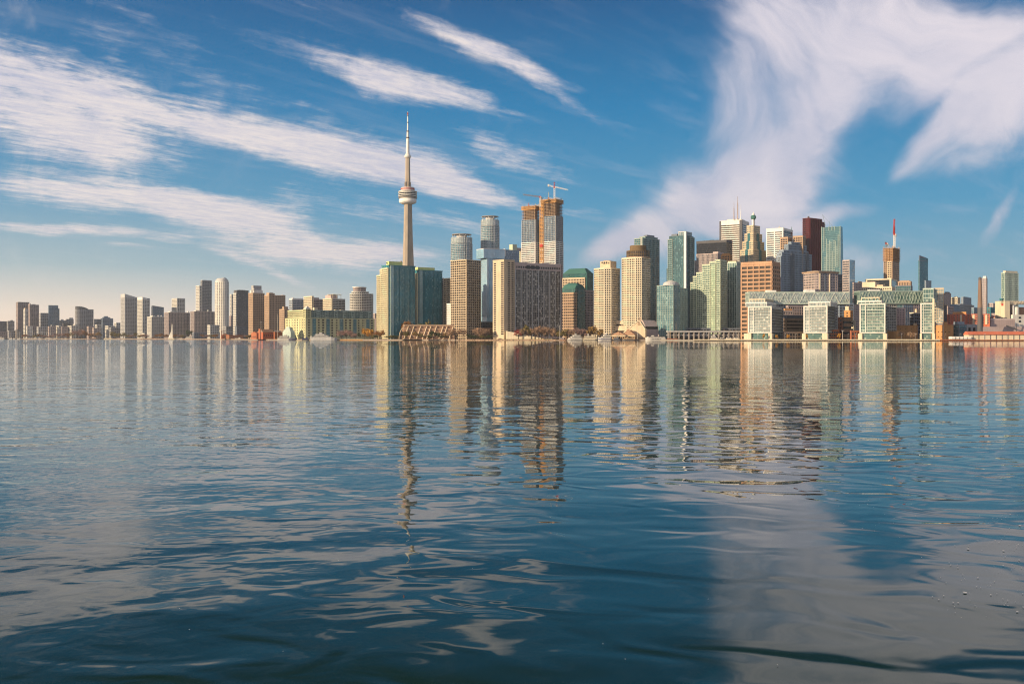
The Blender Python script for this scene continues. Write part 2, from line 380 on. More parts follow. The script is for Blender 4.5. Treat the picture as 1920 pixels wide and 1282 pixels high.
# ------------------------------------------------------------------ water
def water_material():
    m = bpy.data.materials.new('lake_water'); m.use_nodes = True; t = NT(m.node_tree)
    pos = t.n('ShaderNodeNewGeometry').outputs['Position']
    sp = t.n('ShaderNodeSeparateXYZ', {'Vector': pos})
    dist = t.vm('LENGTH', t.vm('MULTIPLY', pos, (1, 1, 0)))
    # a fresher, finer ripple lies off to the west, left by a passing boat; calmer water elsewhere
    patch = t.noise(t.n('ShaderNodeMapping', {'Vector': pos, 'Scale': (0.012, 0.022, 0), 'Rotation': (0, 0, R_(24))}).outputs[0], 1.0, 3, 0.5)
    west = t.mr(t.m('ADD', t.m('DIVIDE', sp.outputs[0], t.m('ADD', sp.outputs[1], 8.0)), t.m('MULTIPLY', t.m('SUBTRACT', patch, 0.5), 0.5)), -0.02, -0.30)
    calm = t.mr(patch, 0.36, 0.62, 0.35, 1.0)
    def lay(v, ang, sx, sy, det, rough=0.5, dist=0.0, off=0.0):
        mp = t.n('ShaderNodeMapping', {'Vector': v, 'Rotation': (0, 0, R_(ang)), 'Scale': (1 / sx, 1 / sy, 1), 'Location': (off, off * 0.7, 0)}, vector_type='TEXTURE').outputs[0]
        nd = t.n('ShaderNodeTexNoise', {'Vector': mp, 'Scale': 1.0, 'Detail': det, 'Roughness': rough, 'Distortion': dist}, noise_dimensions='2D')
        return nd.outputs['Fac']
    fine_amp = t.m('MULTIPLY', t.m('ADD', t.m('MULTIPLY', west, 0.016), t.m('MULTIPLY', calm, 0.0055)), t.mr(dist, 10, 55, 0.30, 1.0))
    rough = t.noise(t.n('ShaderNodeMapping', {'Vector': pos, 'Scale': (0.05, 0.035, 0), 'Location': (4.2, 1.7, 0)}).outputs[0], 1.0, 2, 0.5)
    b_amp = t.mr(rough, 0.34, 0.64, 0.016, 0.042)      # smooth lanes between rougher ones
    def height(v):
        a = t.m('MULTIPLY', lay(v, 8, 0.17, 0.28, 1.0, 0.4, 0.3, 3.0), 0.060)          # slow swell, 4-6 m
        b = t.m('MULTIPLY', lay(v, -14, 0.55, 0.85, 1.0, 0.4, 0.7, 11.0), b_amp)      # 1-2 m
        c = t.m('MULTIPLY', lay(v, 22, 1.3, 2.0, 2.0, 0.5, 0.4, 23.0), fine_amp)       # half a metre
        return t.m('ADD', t.m('ADD', a, b), c)
    eps = 0.06
    h0 = height(pos); hx = height(t.vm('ADD', pos, (eps, 0, 0))); hy = height(t.vm('ADD', pos, (0, eps, 0)))
    gx = t.m('DIVIDE', t.m('SUBTRACT', h0, hx), eps); gy = t.m('DIVIDE', t.m('SUBTRACT', h0, hy), eps)
    # wave faces turned away hide behind crests far out, so the seen slopes shrink with distance
    k = t.m('ADD', t.mr(dist, 25, 700, 1.0, 0.30, False), t.m('MULTIPLY', t.m('MULTIPLY', west, t.mr(dist, 90, 600)), 1.9))
    nrm = t.vm('NORMALIZE', t.n('ShaderNodeCombineXYZ', {'X': t.m('MULTIPLY', gx, k), 'Y': t.m('MULTIPLY', gy, k), 'Z': 1.0}).outputs[0])
    bs = t.n('ShaderNodeBsdfPrincipled', {'Base Color': c4((0.006, 0.024, 0.014)), 'Roughness': 0.015, 'IOR': 1.333, 'Specular Tint': c4((.72, 1.0, .50)), 'Normal': nrm})
    t.n('ShaderNodeOutputMaterial', {'Surface': bs.outputs[0]})
    return m
wm_ = water_material()
mb = MB(); mb.quad((-9000, -600, 0), (9000, -600, 0), (9000, 9000, 0), (-9000, 9000, 0))
tag(mb.build('water', wm_), kind='structure')

# ------------------------------------------------------------------ city ground, behind a quay edge
SHORE = [(-1400, 4100), (0, 3900), (200, 3750), (330, 3500), (440, 2900), (470, 2150), (560, 1960), (700, 1850), (900, 1740), (1100, 1700), (1215, 1690), (1300, 1690)]
PIER_L, PIER_R = PX(1300, 1372), PX(2400, 1372)
gpts = [(PX(p, Y), Y) for p, Y in SHORE] + [(PIER_L, 1690), (PIER_L, 1372), (PIER_R, 1372), (PIER_R + 3000, 1372), (12000, 16000), (-14000, 16000)]
tag(MB().prism(gpts, -3.0, GZ).build('ground', W('gravel')), kind='structure')

# ------------------------------------------------------------------ haze: the still air over the lake, thickening the far west
hz = bpy.data.materials.new('haze_air'); hz.use_nodes = True; t = NT(hz.node_tree)
pv = t.n('ShaderNodeVolumePrincipled', {'Color': c4((.78, .83, .90)), 'Density': 0.000042, 'Anisotropy': 0.25})
t.n('ShaderNodeOutputMaterial', {'Volume': pv.outputs[0]})
tag(MB().box(-7000, 7000, -400, 7000, -5, 640).build('haze', hz), kind='stuff')

# ================================================================== far western shore
TW, AP = 'tower', 'apartment block'
g = 'distant towers on the western shore'
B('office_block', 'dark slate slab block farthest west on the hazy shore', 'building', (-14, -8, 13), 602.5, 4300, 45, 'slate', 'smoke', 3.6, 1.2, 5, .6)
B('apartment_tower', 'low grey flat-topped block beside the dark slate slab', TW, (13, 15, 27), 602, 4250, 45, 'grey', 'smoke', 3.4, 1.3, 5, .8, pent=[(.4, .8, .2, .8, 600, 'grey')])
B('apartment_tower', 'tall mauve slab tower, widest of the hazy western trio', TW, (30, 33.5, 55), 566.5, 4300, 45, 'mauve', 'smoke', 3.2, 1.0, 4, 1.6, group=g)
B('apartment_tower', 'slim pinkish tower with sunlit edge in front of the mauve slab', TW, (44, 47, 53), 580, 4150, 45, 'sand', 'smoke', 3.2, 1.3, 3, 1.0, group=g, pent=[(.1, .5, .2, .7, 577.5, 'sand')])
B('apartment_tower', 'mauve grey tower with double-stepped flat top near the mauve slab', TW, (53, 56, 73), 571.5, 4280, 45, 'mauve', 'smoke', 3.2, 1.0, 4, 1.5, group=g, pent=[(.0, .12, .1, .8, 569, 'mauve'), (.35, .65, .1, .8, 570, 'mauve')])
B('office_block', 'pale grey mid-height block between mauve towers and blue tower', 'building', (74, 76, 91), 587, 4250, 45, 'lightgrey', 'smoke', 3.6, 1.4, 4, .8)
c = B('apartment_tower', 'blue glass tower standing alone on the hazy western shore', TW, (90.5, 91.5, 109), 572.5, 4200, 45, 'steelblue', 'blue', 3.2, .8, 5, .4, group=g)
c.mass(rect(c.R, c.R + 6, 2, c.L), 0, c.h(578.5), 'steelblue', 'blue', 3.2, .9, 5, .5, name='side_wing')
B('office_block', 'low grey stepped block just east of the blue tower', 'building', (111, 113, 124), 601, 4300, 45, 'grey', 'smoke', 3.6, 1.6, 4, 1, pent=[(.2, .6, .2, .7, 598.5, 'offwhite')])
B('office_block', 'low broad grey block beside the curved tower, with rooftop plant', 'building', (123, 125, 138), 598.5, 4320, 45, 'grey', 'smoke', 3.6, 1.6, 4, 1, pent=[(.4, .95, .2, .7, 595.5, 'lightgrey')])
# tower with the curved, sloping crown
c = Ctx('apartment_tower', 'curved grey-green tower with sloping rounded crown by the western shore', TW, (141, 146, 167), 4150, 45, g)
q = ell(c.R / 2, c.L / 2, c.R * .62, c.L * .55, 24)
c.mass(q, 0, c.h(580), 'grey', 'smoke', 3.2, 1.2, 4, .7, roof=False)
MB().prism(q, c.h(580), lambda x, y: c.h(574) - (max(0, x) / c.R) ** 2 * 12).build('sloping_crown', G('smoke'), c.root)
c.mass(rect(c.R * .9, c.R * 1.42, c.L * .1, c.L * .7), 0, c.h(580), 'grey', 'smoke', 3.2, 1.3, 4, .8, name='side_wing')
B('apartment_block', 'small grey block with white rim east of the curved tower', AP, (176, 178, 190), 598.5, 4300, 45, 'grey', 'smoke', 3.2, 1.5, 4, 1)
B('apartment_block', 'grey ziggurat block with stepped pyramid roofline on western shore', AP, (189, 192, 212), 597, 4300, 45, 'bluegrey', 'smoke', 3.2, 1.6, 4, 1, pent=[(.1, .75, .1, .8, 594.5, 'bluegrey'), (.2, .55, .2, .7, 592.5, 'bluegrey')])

# low fill along the western shore: (label, category, px, top, Y, wall, glass)
LOW = [
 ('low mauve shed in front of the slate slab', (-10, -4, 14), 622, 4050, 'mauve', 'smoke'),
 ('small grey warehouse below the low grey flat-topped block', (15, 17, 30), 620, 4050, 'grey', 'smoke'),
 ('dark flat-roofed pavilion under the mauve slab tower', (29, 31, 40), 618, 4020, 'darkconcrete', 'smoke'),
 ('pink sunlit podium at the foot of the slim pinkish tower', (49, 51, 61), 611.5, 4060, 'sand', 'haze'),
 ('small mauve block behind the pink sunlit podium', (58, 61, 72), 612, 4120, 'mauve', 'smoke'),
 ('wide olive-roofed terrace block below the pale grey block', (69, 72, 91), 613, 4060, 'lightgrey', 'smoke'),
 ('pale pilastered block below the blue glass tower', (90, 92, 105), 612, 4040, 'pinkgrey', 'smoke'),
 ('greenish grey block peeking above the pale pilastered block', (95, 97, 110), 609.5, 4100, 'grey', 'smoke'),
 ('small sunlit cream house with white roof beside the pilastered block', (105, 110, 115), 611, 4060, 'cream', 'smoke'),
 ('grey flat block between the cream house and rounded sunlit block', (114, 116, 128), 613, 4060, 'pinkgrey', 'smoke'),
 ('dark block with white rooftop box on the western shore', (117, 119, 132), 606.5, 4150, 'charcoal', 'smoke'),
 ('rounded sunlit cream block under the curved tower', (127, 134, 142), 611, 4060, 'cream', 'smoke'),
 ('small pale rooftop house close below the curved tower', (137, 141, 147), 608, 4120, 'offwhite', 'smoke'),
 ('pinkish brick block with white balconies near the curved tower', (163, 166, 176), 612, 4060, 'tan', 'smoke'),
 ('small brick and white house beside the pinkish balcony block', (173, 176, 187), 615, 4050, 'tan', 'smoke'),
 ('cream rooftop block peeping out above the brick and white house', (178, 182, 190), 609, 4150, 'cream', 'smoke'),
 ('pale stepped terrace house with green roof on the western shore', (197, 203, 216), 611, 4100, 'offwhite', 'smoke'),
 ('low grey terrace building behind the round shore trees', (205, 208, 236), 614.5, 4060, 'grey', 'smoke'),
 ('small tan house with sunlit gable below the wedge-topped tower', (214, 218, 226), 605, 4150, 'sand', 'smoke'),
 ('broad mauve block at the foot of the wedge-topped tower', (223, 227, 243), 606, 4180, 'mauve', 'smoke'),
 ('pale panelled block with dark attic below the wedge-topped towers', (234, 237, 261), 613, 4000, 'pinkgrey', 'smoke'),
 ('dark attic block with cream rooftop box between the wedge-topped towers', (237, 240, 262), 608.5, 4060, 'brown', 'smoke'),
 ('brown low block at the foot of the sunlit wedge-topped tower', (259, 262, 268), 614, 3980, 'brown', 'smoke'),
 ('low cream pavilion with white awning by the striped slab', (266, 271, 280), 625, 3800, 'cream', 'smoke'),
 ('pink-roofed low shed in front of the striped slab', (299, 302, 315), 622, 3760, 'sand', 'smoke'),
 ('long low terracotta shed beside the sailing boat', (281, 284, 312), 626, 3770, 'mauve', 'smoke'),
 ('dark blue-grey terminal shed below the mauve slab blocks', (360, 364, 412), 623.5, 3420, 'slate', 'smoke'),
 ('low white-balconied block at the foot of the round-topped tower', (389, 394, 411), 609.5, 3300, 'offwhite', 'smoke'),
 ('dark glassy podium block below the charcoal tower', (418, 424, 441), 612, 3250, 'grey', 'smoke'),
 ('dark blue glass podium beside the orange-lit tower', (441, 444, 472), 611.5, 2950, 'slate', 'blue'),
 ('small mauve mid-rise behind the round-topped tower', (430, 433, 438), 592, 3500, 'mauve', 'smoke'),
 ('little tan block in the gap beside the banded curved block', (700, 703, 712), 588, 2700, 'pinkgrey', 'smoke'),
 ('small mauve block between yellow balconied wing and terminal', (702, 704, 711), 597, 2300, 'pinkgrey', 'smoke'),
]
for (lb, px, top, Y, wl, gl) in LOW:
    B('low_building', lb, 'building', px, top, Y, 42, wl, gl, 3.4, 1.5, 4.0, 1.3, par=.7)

# ================================================================== the wedge-topped towers and slabs
c = B('condominium_tower', 'pale wedge-topped tower, taller of two, with arched sunlit edge', TW, (226, 234, 257), 557.5, 3900, 45, 'lightgrey', 'smoke', 3.1, .9, 4.4, 2.0)
MB().prism(c.full(-.3), c.h(557.5), lambda x, y: c.h(550.8) - max(0, x) / c.R * (c.h(550.8) - c.h(557))).build('wedge_crown', W('lightgrey'), c.root)
c = B('condominium_tower', 'shorter wedge-topped tower with warm sunlit western side', TW, (257.5, 267, 281), 561.5, 3850, 45, 'offwhite', 'smoke', 3.1, 1.0, 4.4, 1.6)
MB().prism(rect(.3, c.R * .65, .3, c.L - .3), c.h(561.5), lambda x, y: c.h(556.8) - max(0, x) / c.R * 6).build('wedge_crown', W('white'), c.root)
c.block(rect(c.R * .66, c.R - .3, .3, c.L * .6), c.h(561.5), c.h(559), 'slate', 'penthouse')
c = B('office_tower', 'dark blue-grey tower with gently sloping roof behind the striped slab', TW, (284, 286, 307), 576, 3950, 45, 'slate', 'blue', 3.4, .9, 4, .6)
MB().prism(c.full(-.3), c.h(576), lambda x, y: c.h(572.8) - max(0, x) / c.R * 6).build('sloping_crown', W('slate'), c.root)
c = B('apartment_tower', 'striped beige slab with two white radomes on its roof', TW, (276, 284, 308.5), 594, 3720, 45, 'cream', 'smoke', 3.1, .6, 4.6, 2.4, pent=[(.15, .35, .2, .7, 591.5, 'offwhite')])
for fx in (.62, .86):
    MB().lathe([(.4, 0), (2.6, 1.5), (3.3, 3.8), (2.6, 6.2), (.8, 7.2)], c.R * fx, c.L * .3, 12).build('radome', W('white'), c.root, (0, 0, c.h(594)))
B('condominium_tower', 'patchwork-faced tower with warm side behind the mauve slabs', TW, (322, 332, 347), 559.5, 4000, 45, 'sand', 'dark', 3.1, 1.2, 4.2, 1.9)
for nm, px, top, Y in (('first mauve slab block with vertical ribs, nearer the striped slab', (308, 316, 356), 586, 3640), ('second mauve slab block with vertical ribs and rooftop radome, by the ferry shed', (357, 364, 403), 584, 3600)):
    c = B('apartment_slab', nm, AP, px, top, Y, 45, 'pinkgrey', 'smoke', 3.0, .5, 3.2, 1.1, group='ribbed mauve slab blocks', pent=[(.12, .3, .2, .8, top - 2.2, 'offwhite')])
    MB().lathe([(.4, 0), (2.4, 1.4), (3.0, 3.4), (2.3, 5.6), (.7, 6.4)], c.R * (.95 if top > 585 else .7), c.L * .2, 12).build('radome', W('white'), c.root, (0, 0, c.h(top) + 1))
c = B('condominium_tower', 'dark-faced square tower with sunlit stepped wing behind the ribbed slabs', TW, (376, 379, 397), 526, 3650, 45, 'grey', 'smoke', 3.1, .8, 4, .7)
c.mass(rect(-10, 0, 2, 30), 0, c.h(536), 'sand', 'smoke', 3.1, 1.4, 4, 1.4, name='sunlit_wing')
c.block(rect(2, c.R - 3, 1, c.L - 2), c.h(526), c.h(524.8), 'lightgrey', 'roof_slab')
c = Ctx('condominium_tower', 'tall rounded pale tower with domed cap and sunlit western edge', TW, (400, 413, 432), 3550, 42)
c.mass(ell(c.R / 2, c.L / 2, c.R * .58, c.L * .55, 20, .2), 0, c.h(528), 'sand', 'smoke', 3.1, .9, 4, 1.8)
c.block(ell(c.R / 2, c.L / 2, c.R * .54, c.L * .5, 20), c.h(527.5), c.h(524), 'lightgrey', 'crown_drum')
c.block(ell(c.R / 2, c.L / 2, c.R * .5, c.L * .46, 20), c.h(524), c.h(521), 'lightgrey', 'crown_cap', poly2=ell(c.R / 2, c.L / 2, c.R * .4, c.L * .36, 20))
c.block(rect(c.R * .55, c.R * .75, c.L * .3, c.L * .6), c.h(521), c.h(519.8), 'grey', 'plant_room')
B('condominium_tower', 'pale hazy balcony tower half hidden behind the charcoal tower', TW, (431, 434, 443), 552, 3900, 42, 'offwhite', 'smoke', 3.1, 1.3, 4, 1)
c = B('condominium_tower', 'charcoal glass tower with pale sunlit balconies down one edge', TW, (438.5, 444, 466), 544.5, 3200, 42, 'charcoal', 'smoke', 3.1, .6, 4, .7, pent=[(.2, .75, .1, .7, 543.2, 'charcoal')])
c.mass(rect(-2.2, 0, .5, c.L - .5), 3, c.h(550), 'offwhite', 'smoke', 3.1, 1.5, 4, 1, name='balcony_stack', e=.6, grid='balcony_grid')
c = B('apartment_tower', 'tall brown brick tower with orange-lit edge and white penthouse', TW, (466, 474, 496), 549.5, 2900, 42, 'tan', 'dark', 2.9, 1.5, 3.6, 1.6, pent=[(.12, .88, .1, .9, 543.5, 'white'), (.12, .82, .2, .7, 535, 'grey')])
MB().lathe([(.3, 0), (2.6, 1.2), (3.2, 3.4), (2.4, 5.6), (.6, 6.4)], 5, 4, 12).build('radome', W('white'), c.root, (0, 0, c.h(543.8)))
c = B('apartment_tower', 'wide brown brick tower with orange-lit edge and notched roofline', TW, (496, 504, 535), 553.5, 2850, 42, 'tan', 'dark', 2.9, 1.5, 3.6, 1.6, pent=[(.06, .3, .1, .8, 548.5, 'tan'), (.86, .99, .1, .6, 552, 'tan')])
c.mass(rect(0.5, c.R * .34, -1.4, 0), 0, c.h(550.5), 'tan', 'dark', 2.9, 1.5, 3.2, 1.4, name='front_bay')
c = B('apartment_block', 'shorter brown brick block with twin orange-lit stripes beside terminal', AP, (524, 533, 542), 580, 2700, 42, 'tan', 'dark', 2.9, 1.3, 4, 1.8, pent=[(.0, .9, .1, .4, 574.5, 'tan')])

# office trio behind the terminal
B('condominium_block', 'blue-banded white office block, lowest of three behind the terminal', 'building', (542, 548, 571), 562, 2600, 40, 'lightgrey', 'blue', 3.4, 1.3, 9, .4, pent=[(.0, .9, .1, .9, 559, 'white'), (.02, .12, .0, .3, 558.3, 'white')])
c = B('condominium_block', 'white banded office block with pale fretted corner tower behind terminal', 'building', (571, 585, 606), 561, 2550, 40, 'pinkgrey', 'dark', 3.4, 1.6, 9, .4, pent=[(.1, .7, .1, .7, 557.5, 'pinkgrey')])
c.mass(rect(-1.5, 4, -1.5, c.L + 1), 0, c.h(556), 'cream', 'dark', 3.4, 1.5, 4.5, 2.0, name='corner_tower', par=1.6)
c = B('condominium_block', 'white banded office block with rooftop pergola behind the terminal', 'building', (607, 622, 647), 560.5, 2500, 40, 'lightgrey', 'dark', 3.4, 1.5, 9, .4, pent=[(.0, .5, .1, .8, 553, 'pinkgrey')])
c.mass(rect(-1.5, 2.5, -1.5, c.L + 1), 0, c.h(560), 'cream', 'dark', 3.4, 1.4, 4.0, 1.8, name='corner_tower')
pg = MB()
for i in range(9):
    x = c.R * .12 + i * 2.7; pg.box(x, x + .9, 0, c.L * .8, c.h(551.8), c.h(551.2))
pg.box(c.R * .1, c.R * .75, 1, 2, c.h(552.4), c.h(551.9)); pg.box(c.R * .1, c.R * .75, c.L * .7, c.L * .7 + 1, c.h(552.4), c.h(551.9))
for x in (.1, .4, .7): pg.box(c.R * x, c.R * x + .8, 1, 1.8, c.h(560), c.h(552.4))
pg.build('rooftop_pergola_lattice', W('cream'), c.root)
# round banded block
c = Ctx('condominium_tower', 'round white-banded apartment tower with drum-shaped top', TW, (657, 668, 701), 2450, 40)
q = ell(c.R * .5, c.L * .6, c.R * .60, c.L * .75, 32)
c.mass(q, 0, c.h(550.5), 'offwhite', 'dark', 3.1, 1.3, 7, .35, e=.9)
q2 = ell(c.R * .42, c.L * .6, c.R * .44, c.L * .55, 28)
c.mass(q2, c.h(550), c.h(546.5), 'offwhite', 'dark', 3.1, 1.3, 7, .35, name='setback_storey', e=.7)
q3 = ell(c.R * .38, c.L * .6, c.R * .33, c.L * .42, 28)
c.mass(q3, c.h(546), c.h(539.3), 'pinkgrey', 'smoke', 3.1, 1.4, 6, .6, name='crown_drum')
c.block(offset(q3, 2.2), c.h(538.5), c.h(537.2), 'white', 'roof_disc')
c.mass(rect(c.R * .93, c.R * 1.03, c.L * .3, c.L), 0, c.h(551.5), 'bluegrey', 'smoke', 3.1, 1.2, 4, .6, name='side_wing')

# ================================================================== terminal building (yellow lit gable end, green glass attic)
c = Ctx('terminal_building', 'long yellow-green terminal with set-back green glass attic by the quay', 'building', (535, 573, 702), 1985, 40)
hb = c.h(596.5)
wp = 'windows'
c.block(c.full(), 0, hb, 'lime', 'wall')
c.block(offset(c.full(), .5), hb - .4, hb + 1.0, 'lime', 'cornice')
gm = MB()
fh = hb / 8
for k in range(1, 9): gm.prism(offset(c.full(), .22), fh * k - .75, fh * k - .42)
piers(gm, c.full(), .2, hb - .5, 9.2, 1.1, .55)
gm.build('facade_grid', W('lime'), c.root)
def windows(c, side, cols, rows, w_, h_, s0, s1, z0, z1, mat='dark', name='window', skip=lambda i, j: False, proud=.12, parent=None, label=None, merge=False):
    """One mesh per window size, one object per window, set in the face of the wall."""
    me = None; out = []; mg = MB()
    for j in range(rows):
        for i in range(cols):
            if skip(i, j): continue
            s = s0 + (s1 - s0) * (i + .5) / cols; z = z0 + (z1 - z0) * (j + .5) / rows
            if merge:    # past a hundred on one building: the rest as one piece
                if side == 'R': mg.box(s - w_ / 2, s + w_ / 2, -proud, .3, z - h_ / 2, z + h_ / 2)
                else: mg.box(-proud, .3, s - w_ / 2, s + w_ / 2, z - h_ / 2, z + h_ / 2)
                continue
            if me is None:
                b = MB()
                if side == 'R': b.box(-w_ / 2, w_ / 2, -proud, .3, -h_ / 2, h_ / 2)
                else: b.box(-proud, .3, -w_ / 2, w_ / 2, -h_ / 2, h_ / 2)
                me = b.mesh(name, anymat('*' + mat if mat in GLS else mat))
            o = bpy.data.objects.new(name, me); COL.objects.link(o); o.parent = parent or c.root
            o.location = (s, 0, z) if side == 'R' else (0, s, z)
            if label: o['label'] = label
            out.append(o)
    if merge: tag(mg.build('window_glazing', anymat('*' + mat if mat in GLS else mat), parent or c.root), kind='stuff')
    return out
windows(c, 'L', 12, 7, 2.3, 3.0, 2, c.L - 1, fh * .9, hb - .6, skip=lambda i, j: j < 3 and i in (1, 2))
windows(c, 'L', 2, 3, 4.2, 4.2, c.L * 1 / 12 + .5, c.L * 3 / 12 + 1.2, 1.0, fh * 3.6, name='large_window', mat='black')
windows(c, 'R', 15, 7, 4.6, 3.1, 3, c.R - 1, fh * .9, hb - .6, skip=lambda i, j: i % 3 == 1, merge=True)
for i in (1, 4, 7, 10, 13):
    s = 3 + (c.R - 4) * (i + .5) / 15
    c.mass(rect(s - 3.6, s + 3.6, -1.6, 0.2), fh * .9, hb - .5, 'sage', 'deepteal', fh, .9, 2.6, .4, name='glass_bay', roof=False)
q = rect(4, c.R - 3, 5, c.L - 6)
c.mass(q, hb, c.h(581.5), 'sage', 'green', 3.4, 1.1, 4, .5, name='glass_attic', e=.7, roofmat='sage')
for i in range(8):
    x = 10 + (c.R - 20) * i / 7
    c.mass(rect(x - 3.2, x + 3.2, 2.2, 5.2), hb, c.h(583), 'mint', 'green', 3.4, 1.0, 3, .4, name='attic_bay', roof=False)
q = rect(2.5, 13, 2, c.L - 8)
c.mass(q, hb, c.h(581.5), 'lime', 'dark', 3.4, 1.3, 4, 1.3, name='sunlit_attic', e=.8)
c.mass(rect(1, 12, 1, 12), hb, c.h(579), 'lime', 'dark', 3.4, 1.3, 3.2, 1.2, name='corner_turret', roof=False)
c.block(rect(1, 12, 1, 12), c.h(579), c.h(574), 'offwhite', 'turret_roof', poly2=rect(5.5, 7.5, 4, 9))
c.block(rect(c.R * .15, c.R * .2, 9, 15), c.h(581), c.h(576), 'cream', 'plant_room'); c.block(rect(c.R * .45, c.R * .48, 9, 14), c.h(581), c.h(579), 'cream', 'plant_room'); c.block(rect(c.R * .53, c.R * .56, 9, 14), c.h(581), c.h(579.5), 'cream', 'plant_room')

# brick power house on the quay
c = Ctx('power_house', 'long brick power house with tall gabled end on the quay', 'building', (483, 493, 514), 2080, 42)
c.block(c.full(), 0, c.h(622.5), 'redbrick', 'wall')
c.block(c.full(.6), c.h(622.5), c.h(617), 'brown', 'gable_roof', poly2=rect(0, c.R, c.L * .45, c.L * .55))
c.block(rect(-1.6, 1.2, c.L * .4, c.L * .7), 0, c.h(616.3), 'brick', 'chimney')
windows(c, 'R', 5, 1, 1.4, 4, 1, c.R - 1, 3, c.h(624.5), 'dark', 'arched_window')
c = Ctx('brick_annexe', 'low brick annexe with sunlit front beside the power house', 'building', (471, 481, 488), 2090, 42)
c.block(c.full(), 0, c.h(624.5), 'brick', 'wall'); c.block(c.full(.4), c.h(624.5), c.h(622), 'rust', 'pitched_roof', poly2=rect(0, c.R, c.L * .4, c.L * .6))
windows(c, 'L', 4, 1, 2, 3.4, 1, c.L - 1, 2, 8, 'dark', 'arched_window')
c = Ctx('brick_annexe', 'brick shed with pale roof monitor east of the power house', 'building', (513, 515, 531), 2080, 42)
c.block(c.full(), 0, c.h(622), 'rust', 'wall'); c.block(rect(1, c.R * .8, 3, c.L * .6), c.h(622), c.h(619.5), 'offwhite', 'roof_monitor')
windows(c, 'R', 5, 1, 1.4, 3, 1, c.R - 1, 2, 7, 'dark')
# faceted glass pavilion
c = Ctx('glass_pavilion', 'pale green faceted glass pavilion behind the white ferry', 'building', (530, 545, 553), 1975, 55)
c.block(c.full(), 0, c.h(623), 'mint', 'glass_wall'); c.block(c.full(.3), c.h(623), c.h(612.5), 'mint', 'glass_roof', poly2=rect(c.R * .2, c.R * .5, c.L * .3, c.L * .6))
c.block(rect(c.R * .6, c.R * 1.6, 0, c.L * .8), 0, c.h(614), '*green', 'glass_lean_to', poly2=rect(c.R * .55, c.R * .7, c.L * .2, c.L * .6))
# open-air stage with curved canopy and red truss towers
c = Ctx('concert_stage', 'open-air stage with curved white canopy and red truss towers', 'stage', (411, 414, 450), 2960, 30)
b = MB()
for i in range(12):
    x0, x1 = c.R * i / 12, c.R * (i + 1) / 12; z = lambda t: 20 + 5 * math.sin(math.pi * (.15 + .8 * t)) - 7 * t
    b.prism(rect(x0, x1, 0, 22), z(i / 12), z(i / 12) + .9)
b.build('canopy', W('offwhite'), c.root)
for x in (.02, .10, .2):
    b = MB()
    for (ox, oy) in ((0, 0), (1.6, 0), (0, 1.6), (1.6, 1.6)): b.bar((c.R * x + ox, oy - 2, 0), (c.R * x + ox, oy - 2, 27), .3)
    for k in range(9): b.bar((c.R * x, -2, k * 3), (c.R * x + 1.6, -2, k * 3 + 3), .22); b.bar((c.R * x, -.4, k * 3 + 3), (c.R * x + 1.6, -2, k * 3), .22)
    b.build('truss_tower', W('cream') if x > .15 else W('rust'), c.root)
c.block(rect(4, c.R * .5, -1, 16), 0, 9, 'brick', 'stage_house'); c.block(rect(3, c.R * .5 + 1, -2, 17), 9, 16, 'rust', 'stage_roof', poly2=rect(c.R * .2, c.R * .3, 5, 10))
for x in (.62, .8, .97): MB().bar((c.R * x, 3, 0), (c.R * x, 3, 20), .4, .4, 6).build('canopy_post', W('grey'), c.root)
B('seating_stand', 'long low reddish seating stand beside the open-air stage', 'stand', (424, 430, 456), 628.5, 2930, 30, 'rust', 'brown', 3.2, 1.2, 3, .6)

